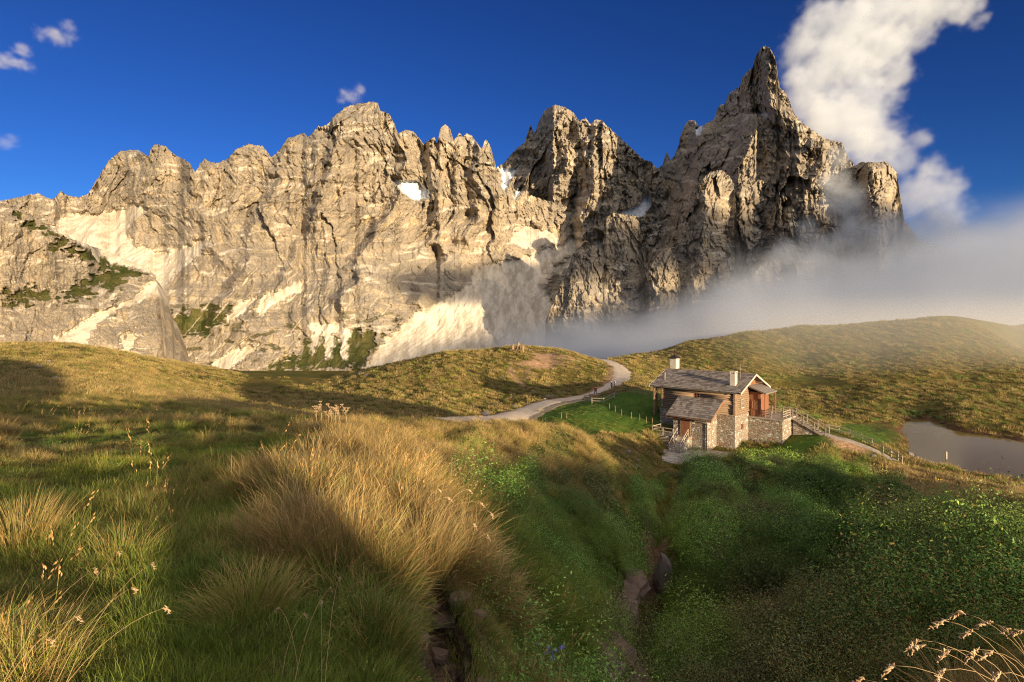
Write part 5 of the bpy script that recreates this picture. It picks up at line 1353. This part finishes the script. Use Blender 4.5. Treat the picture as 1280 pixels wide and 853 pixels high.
# people
def skin_mesh(name, joints, edges, radii, mat, parent=None, sub=2):
    me = bpy.data.meshes.new(name); me.from_pydata(joints, edges, []); o = link(name, me, mat, parent)
    md = o.modifiers.new("Skin", 'SKIN'); md.use_smooth_shade = True
    for i, r_ in enumerate(radii):
        sv = me.skin_vertices[0].data[i]; sv.radius = (r_, r_) if not isinstance(r_, tuple) else r_; sv.use_root = (i == 0)
    s = o.modifiers.new("Sub", 'SUBSURF'); s.levels = sub; s.render_levels = sub
    return o
m_skin = plain_mat("skin", (0.55, 0.34, 0.24), (0.50, 0.30, 0.21), 5, 0.6)
m_hair = plain_mat("dark_hair", (0.05, 0.03, 0.02), (0.08, 0.05, 0.03), 20, 0.6)
def person(x, y, rz, label, jacket, trousers, z=None, stride=0.16):
    s = stride
    J = [(0, 0, .95), (0, 0, 1.12), (0, 0, 1.30), (0, 0, 1.42), (0, .01, 1.50), (0, .02, 1.60), (0, .02, 1.68),
         (-.17, 0, 1.38), (-.24, .04, 1.12), (-.22, .16, .92), (.17, 0, 1.38), (.24, -.02, 1.12), (.22, .10, .90),
         (-.10, 0, .88), (-.11, s, .50), (-.11, s * .9, .08), (-.11, s * .9 + .16, .03), (.10, 0, .88), (.11, -s * .4, .50), (.11, -s, .08), (.11, -s + .15, .03)]
    E = [(0, 1), (1, 2), (2, 3), (3, 4), (4, 5), (5, 6), (3, 7), (7, 8), (8, 9), (3, 10), (10, 11), (11, 12), (0, 13), (13, 14), (14, 15), (15, 16), (0, 17), (17, 18), (18, 19), (19, 20)]
    Rr = [(.15, .11), (.135, .10), (.16, .11), (.10, .08), .055, (.085, .10), (.07, .085), .06, .045, .035, .06, .045, .035, .09, .06, .045, .04, .09, .06, .045, .04]
    b = skin_mesh("person", J, E, Rr, m_skin); b.location = (x, y, (hz(x, y) if z is None else z)); b.rotation_euler = (0, 0, rz); tag(b, label, "person")
    idx = [0, 1, 2, 3, 7, 8, 9, 10, 11, 12]; mp_ = {k: i for i, k in enumerate(idx)}
    Jt = [J[k] for k in idx]; Jt[6] = tuple(np.array(J[8]) * .25 + np.array(J[9]) * .75); Jt[9] = tuple(np.array(J[11]) * .25 + np.array(J[12]) * .75)
    skin_mesh("jacket", Jt, [(mp_[a], mp_[c]) for a, c in E if a in mp_ and c in mp_], [(.18, .14), (.165, .13), (.185, .135), (.12, .10), .08, .065, .055, .08, .065, .055], jacket, b)
    idx = [0, 13, 14, 15, 17, 18, 19]; mp_ = {k: i for i, k in enumerate(idx)}
    skin_mesh("trousers", [J[k] for k in idx], [(mp_[a], mp_[c]) for a, c in E if a in mp_ and c in mp_], [(.165, .125), .11, .08, .06, .11, .08, .06], trousers, b)
    bm = bmesh.new(); bmesh.ops.create_icosphere(bm, subdivisions=2, radius=1)
    for v in bm.verts: v.co = Vector((v.co.x * .095, v.co.y * .11 + 0.0, max(v.co.z, -.3) * .10 + 1.68))
    me = bpy.data.meshes.new("hair"); bm.to_mesh(me); bm.free(); link("hair", me, m_hair, b)
    return b
m_red = plain_mat("red_cloth", (0.50, 0.03, 0.02), (0.40, 0.02, 0.02), 8, 0.8); m_blk = plain_mat("dark_cloth", (0.03, 0.03, 0.04), (0.05, 0.05, 0.06), 8, 0.8); m_gry = plain_mat("grey_cloth", (0.32, 0.33, 0.36), (0.25, 0.26, 0.28), 8, 0.8); m_blu = plain_mat("blue_cloth", (0.05, 0.08, 0.17), (0.04, 0.06, 0.12), 8, 0.8)
x, y = xy(744.5, 107.5); person(x, y, 0.5, "person in a red jacket walking on the gravel behind the lawn fence", m_red, m_blu)
x, y = xy(764.5, 111.5); person(x, y, -1.2, "person in black clothes walking on the road past the lawn", m_blk, m_blk)
x, y = xy(768.5, 112.5); person(x, y, 1.9, "person in a light grey jacket walking beside the one in black", m_gry, m_blu)

# stones
def rock_mesh(name, sx, sy, sz, seed, flat=0.3, sub=3):
    bm = bmesh.new(); bmesh.ops.create_icosphere(bm, subdivisions=sub, radius=1)
    g = np.random.default_rng(seed); planes = g.normal(size=(11, 3)); planes /= np.linalg.norm(planes, axis=1)[:, None]; dd = g.uniform(0.55, 0.95, 11)
    for v in bm.verts:
        c = np.array(v.co)
        for n_, d_ in zip(planes, dd):
            t = c @ n_
            if t > d_: c = c - n_ * (t - d_) * 0.92
        k = 1 + 0.06 * float(noise(c[0] * 2.3 + seed, c[1] * 2.3 + c[2] * 1.7, seed)) 
        v.co = Vector((c[0] * k * sx, c[1] * k * sy, c[2] * k * sz))
    me = bpy.data.meshes.new(name); bm.to_mesh(me); bm.free(); return me
def slab_mesh(name, sx, sy, sz, seed):
    g = random.Random(seed); bm = bmesh.new(); n = 8; vs = []
    for k in range(n):
        a = 2 * math.pi * (k + g.uniform(-.3, .3)) / n; q = g.uniform(.7, 1.0); vs.append(bm.verts.new((math.cos(a) * sx * q, math.sin(a) * sy * q, -sz)))
    f = bm.faces.new(vs); ex = bmesh.ops.extrude_face_region(bm, geom=[f]); up_ = [v for v in ex['geom'] if isinstance(v, bmesh.types.BMVert)]
    for v in up_: v.co = Vector((v.co.x * g.uniform(.85, 1), v.co.y * g.uniform(.85, 1), sz * g.uniform(.7, 1.1)))
    bmesh.ops.recalc_face_normals(bm, faces=bm.faces[:]); bmesh.ops.bevel(bm, geom=bm.edges[:], offset=min(sx, sz) * .12, segments=1, affect='EDGES')
    bmesh.ops.triangulate(bm, faces=[f for f in bm.faces if len(f.verts) > 4]); bmesh.ops.subdivide_edges(bm, edges=bm.edges[:], cuts=1)
    for v in bm.verts: v.co += Vector((g.gauss(0, 1), g.gauss(0, 1), g.gauss(0, 1))) * sz * .06
    me = bpy.data.meshes.new(name); bm.to_mesh(me); bm.free(); return me
m_rockg = plain_mat("grey_boulder", (0.24, 0.20, 0.18), (0.13, 0.105, 0.095), 3, 0.9, 0.03, 7)
m_slate = plain_mat("reddish_bedded_stone", (0.22, 0.15, 0.12), (0.10, 0.07, 0.06), 4, 0.9, 0.02, 12, (1, 1, 4))
def rock(px, py, d, size, label, mat=None, rz=0.0, tilt=(0, 0), seed=1, name="boulder", sink=0.35, cat="rock", group=None, at_ground=True):
    X, Y, Z = ground_at(px, py)
    o = link(name, (slab_mesh if 'slab' in name or 'flat' in name else rock_mesh)(name, *size, seed), mat or m_rockg); o.location = (X, Y, Z + size[2] * (1 - 2 * sink)); o.rotation_euler = (tilt[0], tilt[1], rz); tag(o, label, cat, group); return o
rock(1012, 850, 8.6, (0.50, 0.34, 0.34), "pale grey angular boulder at the bottom edge among the dark undergrowth", rz=.3, tilt=(0.1, -.25), seed=5, sink=.1)
rock(828, 735, 19, (0.35, 0.3, 0.75), "grey upright stone in the dark ditch between the banks", seed=8, sink=.25)
for i, (px, py, d, sx, sy, sz, lb) in enumerate([(783, 735, 14.2, .75, .6, .13, "top slab"), (778, 752, 13.0, .65, .5, .16, "second slab"), (770, 772, 11.8, .6, .5, .14, "third slab"), (762, 795, 10.6, .62, .5, .16, "fourth slab"), (757, 818, 9.8, .5, .45, .12, "fifth slab"), (742, 836, 8.9, .55, .4, .13, "sixth slab"), (772, 846, 9.3, .5, .4, .15, "lowest slab")]):
    o = rock(px, py, d, (sx, sy, sz), lb + " of the reddish rock ledges along the left wall of the ditch", m_slate, rz=.5 + .25 * i, tilt=(.1, -.12), seed=20 + i, name="rock_slab", sink=.5, group="ledges in the ditch", at_ground=False)
for i, (px, py, d, sx, sy, sz, lb) in enumerate([(556, 776, 3.95, .20, .13, .018, "broad flat pinkish slab jutting from the bare bank"), (575, 752, 4.1, .11, .08, .02, "small flat stone above the broad slab in the bare bank"), (522, 805, 3.6, .10, .08, .03, "blocky stone low in the bare bank"), (540, 760, 4.0, .10, .08, .02, "thin stone left of the small flat one in the bare bank"), (505, 760, 3.8, .06, .05, .02, "pebble at the upper left of the bare bank"), (548, 822, 3.5, .09, .08, .03, "small angular stone at the foot of the bare bank"), (598, 770, 4.3, .08, .06, .02, "outermost sliver of stone at the right end of the slab")]):
    rock(px, py, d, (sx, sy, sz), lb, m_slate, rz=.4 * i, tilt=(.15, .1), seed=40 + i, name="flat_stone", sink=.2, group="stones in the bare bank", at_ground=False)

# standing stones on the knoll
for px, d, h, w, lb in [(641, 166, 1.7, .55, "shortest and leftmost of the three brown figures on the knoll"), (648, 165, 2.3, .62, "tallest and broadest of the three brown figures on the knoll"), (653.5, 163, 1.9, .38, "slender pointed brown figure, rightmost of the three on the knoll")]:
    x, y = xy(px, d); m = MB(); z0 = 0
    m.tube([(0, 0, -.3), (0.03, 0, h * .35), (0, 0.02, h * .72), (0.04, 0, h * .86), (0.0, 0, h)], [w, w * .95, w * .8, w * (.35 if w > .4 else .6), w * (.45 if w > .4 else .08)], 9)
    m.beam((-w * 1.2, 0, .02), (w * 1.2, 0, .02), w * 1.2, .22)
    o = m.build("carved_figure", m_log); o.location = (x, y, hz(x, y)); tag(o, lb, "sculpture", "brown figures on the knoll")
x, y = xy(661.3, 165); t = empty("small_tent", (x, y, hz(x, y))); tag(t, "tiny tent with a dark and a white side on top of the knoll", "tent")
m = MB(); m.add([(-.75, -.5, 0), (-.75, .5, 0), (0.05, .45, .85), (0.05, -.45, .85), (0, 0, 0)], [(0, 3, 2, 1), (0, 4, 3), (1, 2, 4)]); m.build("dark_side", m_blk, t)
m = MB(); m.add([(.6, -.5, 0), (.6, .5, 0), (0.06, .45, .85), (0.06, -.45, .85), (0.01, 0, 0)], [(0, 1, 2, 3), (0, 3, 4), (1, 4, 2)]); m.build("light_side", m_plaster, t)

# seed grass close to the lens, bottom right
m_straw = plain_mat("dry_straw", (0.55, 0.38, 0.20), (0.40, 0.25, 0.12), 12, 0.7); m_ear = plain_mat("seed_ears", (0.62, 0.44, 0.26), (0.42, 0.27, 0.15), 25, 0.8)
def seed_clump(name, heads, base, label, cat, group=None, ear=0.05, rad=0.0016, k=0.4, seed=3):
    g = random.Random(seed); bx_, by_ = base; bz = hz(bx_, by_); root = empty(name, (bx_, by_, bz)); tag(root, label, cat, group)
    for (px, py, d) in heads:
        H = Vector(P(px, py, d)) - Vector((bx_, by_, bz)); b0 = Vector((g.uniform(-.12, .12), g.uniform(-.1, .1), -.03))
        up = Vector((b0.x + (H.x - b0.x) * .35, b0.y + (H.y - b0.y) * .35, H.z * 1.02)); pts = []
        for i in range(13): t_ = i / 12; pts.append(b0 * (1 - t_) ** 2 + up * 2 * t_ * (1 - t_) + H * t_ ** 2)
        m = MB(); m.tube(pts, [rad * (1 - .5 * i / 12) for i in range(13)], 5); s = m.build("stalk", m_straw, root)
        m = MB(); d_ = (pts[-1] - pts[-2]).normalized(); d_ = (d_ + Vector((0, 0, -.6))).normalized()
        for q in range(16):
            t_ = q / 15; c = H + d_ * ear * (t_ - .15) + Vector((g.gauss(0, .003), g.gauss(0, .003), g.gauss(0, .003) - .02 * t_ * t_)); w = ear * .17 * math.sin(math.pi * (.15 + .75 * t_)) + .001
            e = Vector((g.gauss(0, 1), g.gauss(0, 1), g.gauss(0, 1))).normalized() * w
            m.tube([c - e, c + d_ * .004, c + e + d_ * .012], [w * .25, w * .5, w * .1], 4, False)
        m.build("seed_head", m_ear, s)
    return root
seed_clump("seed_grass", [(1117, 832, 2.0), (1148, 800, 2.05), (1152, 808, 2.1), (1180, 776, 2.2), (1203, 766, 2.25), (1186, 812, 2.0), (1222, 812, 1.95), (1238, 778, 2.2), (1262, 786, 2.3), (1278, 790, 2.1), (1078, 849, 2.1), (1180, 838, 1.9), (1250, 842, 1.8), (1215, 790, 2.3), (1240, 815, 2.05)],
           (2.05, 1.95), "bundle of dry straw stalks with nodding seed heads close to the lens", "grass clump", ear=.052)
seed_clump("seed_grass", [(165, 735, 2.4), (118, 712, 2.5), (95, 772, 2.2), (205, 760, 2.3), (60, 800, 2.0), (190, 705, 2.6), (148, 690, 2.7)], (-1.75, 1.9), "thin straw stalks with small pale ears at the lower left", "grass clump", ear=.022, rad=.0011, seed=5)
seed_clump("seed_grass", [(612, 640, 4.4), (600, 628, 4.5), (592, 655, 4.4), (560, 622, 4.8), (608, 668, 4.3), (548, 612, 4.9), (585, 612, 4.8)], (-0.75, 4.7), "tall arching stalks rising from the golden tussock beside the drop", "grass clump", ear=.05, rad=.002, seed=6)
seed_clump("seed_grass", [(413, 735, 2.9), (424, 722, 3.0), (402, 752, 2.8), (380, 768, 2.7), (348, 760, 2.8)], (-0.95, 2.6), "low stalks with pale ears in front of the green tussock", "grass clump", ear=.026, rad=.0013, seed=7)
# dead umbel stalks on the crest
def umbel(px, d, h, label, seed):
    g = random.Random(seed); x, y = xy(px, d); root = empty("dead_umbel", (x, y, hz(x, y) + .05)); tag(root, label, "dry flower", "dead flower stalks on the crest")
    m = MB(); top = Vector((g.uniform(-.06, .06), g.uniform(-.05, .05), h)); m.tube([(0, 0, -.1), top * .5 + Vector((.01, 0, 0)), top], [.008, .007, .005], 5); s = m.build("stalk", m_straw, root)
    m = MB()
    for k in range(5):
        b = top * g.uniform(.6, 1.0); a = g.uniform(0, 6.28); e = b + Vector((math.cos(a) * .07, math.sin(a) * .07, .08)); m.tube([b, e], .004, 4)
        for q in range(7): a2 = q * .9; f = e + Vector((math.cos(a2) * .03, math.sin(a2) * .03, .02)); m.tube([e, f], .003, 4); m.tube([f, f + Vector((0, 0, .012))], [.008, .006], 5)
    m.build("flower_head", m_ear, s)
for i, (px, d, h, lb) in enumerate([(396, 13.0, .46, "leftmost dead umbel stalk on the grassy crest"), (401, 13.3, .52, "tallest of the dead umbels, second from the left on the crest"), (409, 13.0, .40, "shortest dead umbel in the middle of the crest group"), (414, 13.2, .46, "dead umbel with a broad head in the middle of the crest group"), (419, 13.0, .42, "dead umbel third from the right on the crest"), (424, 13.4, .5, "leaning dead umbel second from the right on the crest"), (434, 13.1, .48, "dead umbel standing apart at the right of the crest group")]): umbel(px, d, h, lb, 60 + i)

# notable tussocks and bushes
def plant(name, mesh, px, py, scale, label, cat, tint, rz=0.0, zs=1.0, sink=0.03):
    x, y, z = ground_at(px, py); o = bpy.data.objects.new(name, mesh); COL.objects.link(o); o.location = (x, y, z - sink); o.scale = (scale, scale, scale * zs); o.rotation_euler = (0, 0, rz); tag(o, label, cat); return o
def fixed_foliage(base, dry, hue, lum):
    m = base.copy()
    for n in m.node_tree.nodes:
        if n.type == 'ATTRIBUTE' and n.attribute_name == 'tint':
            v = m.node_tree.nodes.new("ShaderNodeCombineXYZ"); v.inputs[0].default_value = dry; v.inputs[1].default_value = hue; v.inputs[2].default_value = lum
            for l in list(n.outputs['Vector'].links): m.node_tree.links.new(v.outputs[0], l.to_socket)
    return m
def tus(seed, n, h, dry, hue, lum, rad=.14, lean=.5, droop=1.2, w=.005): 
    return mesh_of("tussock", *blades(n, h, w, rad, lean, droop, seed, 6), fixed_foliage(m_grass, dry, hue, lum))
plant("tussock", tus(101, 1500, .62, .85, .3, 1.15, .24, .45, 1.0), 522, 712, 1.0, "big orange-gold tussock leaning out at the edge of the bank", "tussock", None)
plant("tussock", tus(102, 1100, .50, .75, .3, 1.1, .20, .5, 1.2), 572, 692, 1.0, "golden tussock hanging over the drop, right of the big orange one", "tussock", None)
plant("tussock", tus(103, 1200, .52, .40, .2, 1.1, .20, .55, 1.4), 310, 772, 1.0, "rounded green tussock with straw tips in the shade of the near field", "tussock", None)
plant("tussock", tus(104, 900, .5, .62, .3, 1.1, .2, .4, 1.0), 440, 668, 1.1, "gold-green tussock behind the big orange one", "tussock", None)
plant("tussock", tus(105, 700, .40, .30, .1, 1.1, .18, .5, 1.0), 385, 708, 1.0, "yellow-green tussock between the shaded and the sunlit grass", "tussock", None)
plant("tussock", tus(106, 800, .42, .35, .5, 1.0, .2, .5, 1.3), 470, 815, 1.0, "dull green tussock with grey tips beside the bare bank", "tussock", None)
plant("tussock", tus(107, 900, .62, .55, .3, 1.0, .2, .35, .8), 22, 690, 1.0, "tall pale tussock at the left edge of the field", "tussock", None)
def blue_ramp(N, h, r, dry, hue, lum): return N.mix(h, (0.03, 0.09, 0.05), (0.10, 0.24, 0.16))
plant("tussock", mesh_of("tussock", *blades(900, .9, .02, .35, .8, .9, 108, 5), foliage_mat("blue_green_blades", blue_ramp)), 957, 672, 1.35, "blue-green rounded tussock between the dark bushes of the slope", "tussock", None)
def bush(px, d, rx, rz_, n, size, label, ramp=None, seed=1, twn=26, mat=None, lumps=9):
    x, y = xy(px, d)
    if d < 25 and rx < 1: x, y, _z = ground_at(px, {1190: 672, 1262: 690}[px])
    root = empty("bush", (x, y, hz(x, y) - .05)); tag(root, label, "bush")
    if n > 2000: rx *= 1.1; rz_ *= (1.5 if d < 50 else 0.85); n = int(n * 1.5)
    v, q, c, cen_ = leaves(n, rx, rz_, size, seed, lumps=lumps); o = link("foliage", mesh_of("foliage", v, q, c, mat or m_leaf), None, root)
    twigs([tuple(k) for k in cen_], twn, seed, .012 * rx + .004, rx * .5).build("twigs", m_log, root); return root
mA = fixed_foliage(m_leaf, .28, .05, 1.5); mB_ = fixed_foliage(m_leaf, .05, .4, 1.25); mC = fixed_foliage(m_leaf, .45, .8, 1.5)
bush(1000, 57, 3.6, 2.6, 9000, .10, "largest dark bush on the slope below the deck of the house", seed=201, mat=mA)
bush(955, 59, 2.6, 2.2, 6000, .09, "rounded dark bush below the house, left of the largest one", seed=202, mat=mB_)
bush(1045, 60, 2.6, 2.2, 6000, .09, "yellow-flecked bush at the right of the largest one below the deck", seed=203, mat=mC)
bush(900, 62, 1.8, 1.5, 3500, .08, "low round bush just below the pale yard", seed=204, mat=mB_)
bush(868, 66, 1.5, 1.2, 2600, .07, "small dense bush at the lower edge of the pale yard", seed=205, mat=mB_)
bush(1090, 38, 2.4, 1.6, 6000, .06, "brownish bush on the shaded slope right of the dark bushes", seed=206, mat=mC)
bush(1010, 24, 1.8, 1.3, 6000, .045, "leafy bush in the shade, middle of the right slope", seed=207, mat=mA)
bush(930, 17, 1.4, 1.1, 6500, .032, "dense leafy bush above the dark hollow", seed=208, mat=mB_)
bush(1180, 15, 1.3, 1.0, 5500, .03, "purplish-leaved bush on the right slope", seed=209, mat=mC)
bush(890, 12, 1.1, .9, 6000, .026, "leafy bush with yellow tips beside the ditch at the bottom", seed=210, mat=mA)
mY = fixed_foliage(m_leaf, .85, 0, 1.9)
bush(1190, 19, .62, .85, 700, .032, "sunlit yellow-leaved willow twigs rising above the right slope", seed=211, mat=mY, twn=30, lumps=7)
bush(1262, 15, .4, .6, 220, .026, "sparse twigs with lit yellow leaves near the right edge", seed=212, mat=mY, twn=16, lumps=5)
# blue flowers at the bottom
x, y, _z = ground_at(690, 842); fr = empty("blue_flowers", (x, y, hz(x, y))); tag(fr, "small pale blue flowers at the bottom edge of the ditch side", "flower")
m_fl = plain_mat("pale_blue_petals", (0.30, 0.30, 0.75), (0.22, 0.2, 0.6), 9, 0.6); ms_ = MB(); g_ = random.Random(9)
for k in range(9):
    a = Vector((g_.uniform(-.12, .16), g_.uniform(-.1, .1), 0)); b = a + Vector((g_.uniform(-.05, .05), 0, g_.uniform(.12, .24))); ms_.tube([a, (a + b) / 2, b], .002, 4)
    mf = MB()
    for q in range(14):
        u = Vector((g_.gauss(0, 1), g_.gauss(0, 1), g_.gauss(0, 1))).normalized() * .014; c = b + u; t_ = u.orthogonal().normalized() * .008; w_ = u.cross(t_).normalized() * .008
        mf.add([c - t_, c - w_, c + t_ + u * .3, c + w_], [(0, 1, 2, 3)])
    mf.build("petals", m_fl, fr)
ms_.build("stem", m_straw, fr)
# bare roots in the bank
m = MB(); g_ = random.Random(12)
for k in range(9):
    p0 = Vector(P(g_.uniform(665, 705), g_.uniform(765, 800), 7.2)); pts = [p0]
    for q in range(5): pts.append(pts[-1] + Vector((g_.uniform(-.09, .12), g_.uniform(-.06, .02), g_.uniform(-.12, .05))))
    m.tube(pts, [.008, .007, .006, .005, .004, .002], 5)
o = m.build("dead_branches", m_greywood); tag(o, "bleached dead branches lying on the shaded side of the ditch", "branches")

# loose stones on the knoll and the meadow
stones = bpy.data.collections.new("stone_library")
for i in range(3): proto(stones, i, (lambda m_: (m_.materials.append(m_rockg), m_)[1])(rock_mesh("stone", .5, .4, .3, 70 + i, sub=2)))
x, y = sample(260, 90, 230, 0.5, -40, 12); x2, y2 = sample(90, 60, 110, 0.5, -5, 40); x = np.concatenate([x, x2]); y = np.concatenate([y, y2]); ok = free(x, y); x, y = x[ok], y[ok]; z = height(x, y); ok = z > LAKE_Z + .2; x, y, z = x[ok], y[ok], z[ok]
lw = zones(x, y)[0] < .3; x, y, z = x[lw], y[lw], z[lw]; s = np.exp(rng.normal(-.55, .5, len(x)))
scatter_object("stones", np.stack([x, y, z], -1), np.stack([x * 0, x * 0, rng.uniform(0, 6, len(x))], -1), np.stack([s, s, s], -1), rng.integers(0, 3, len(x)), np.stack([s, s, s], -1), stones)
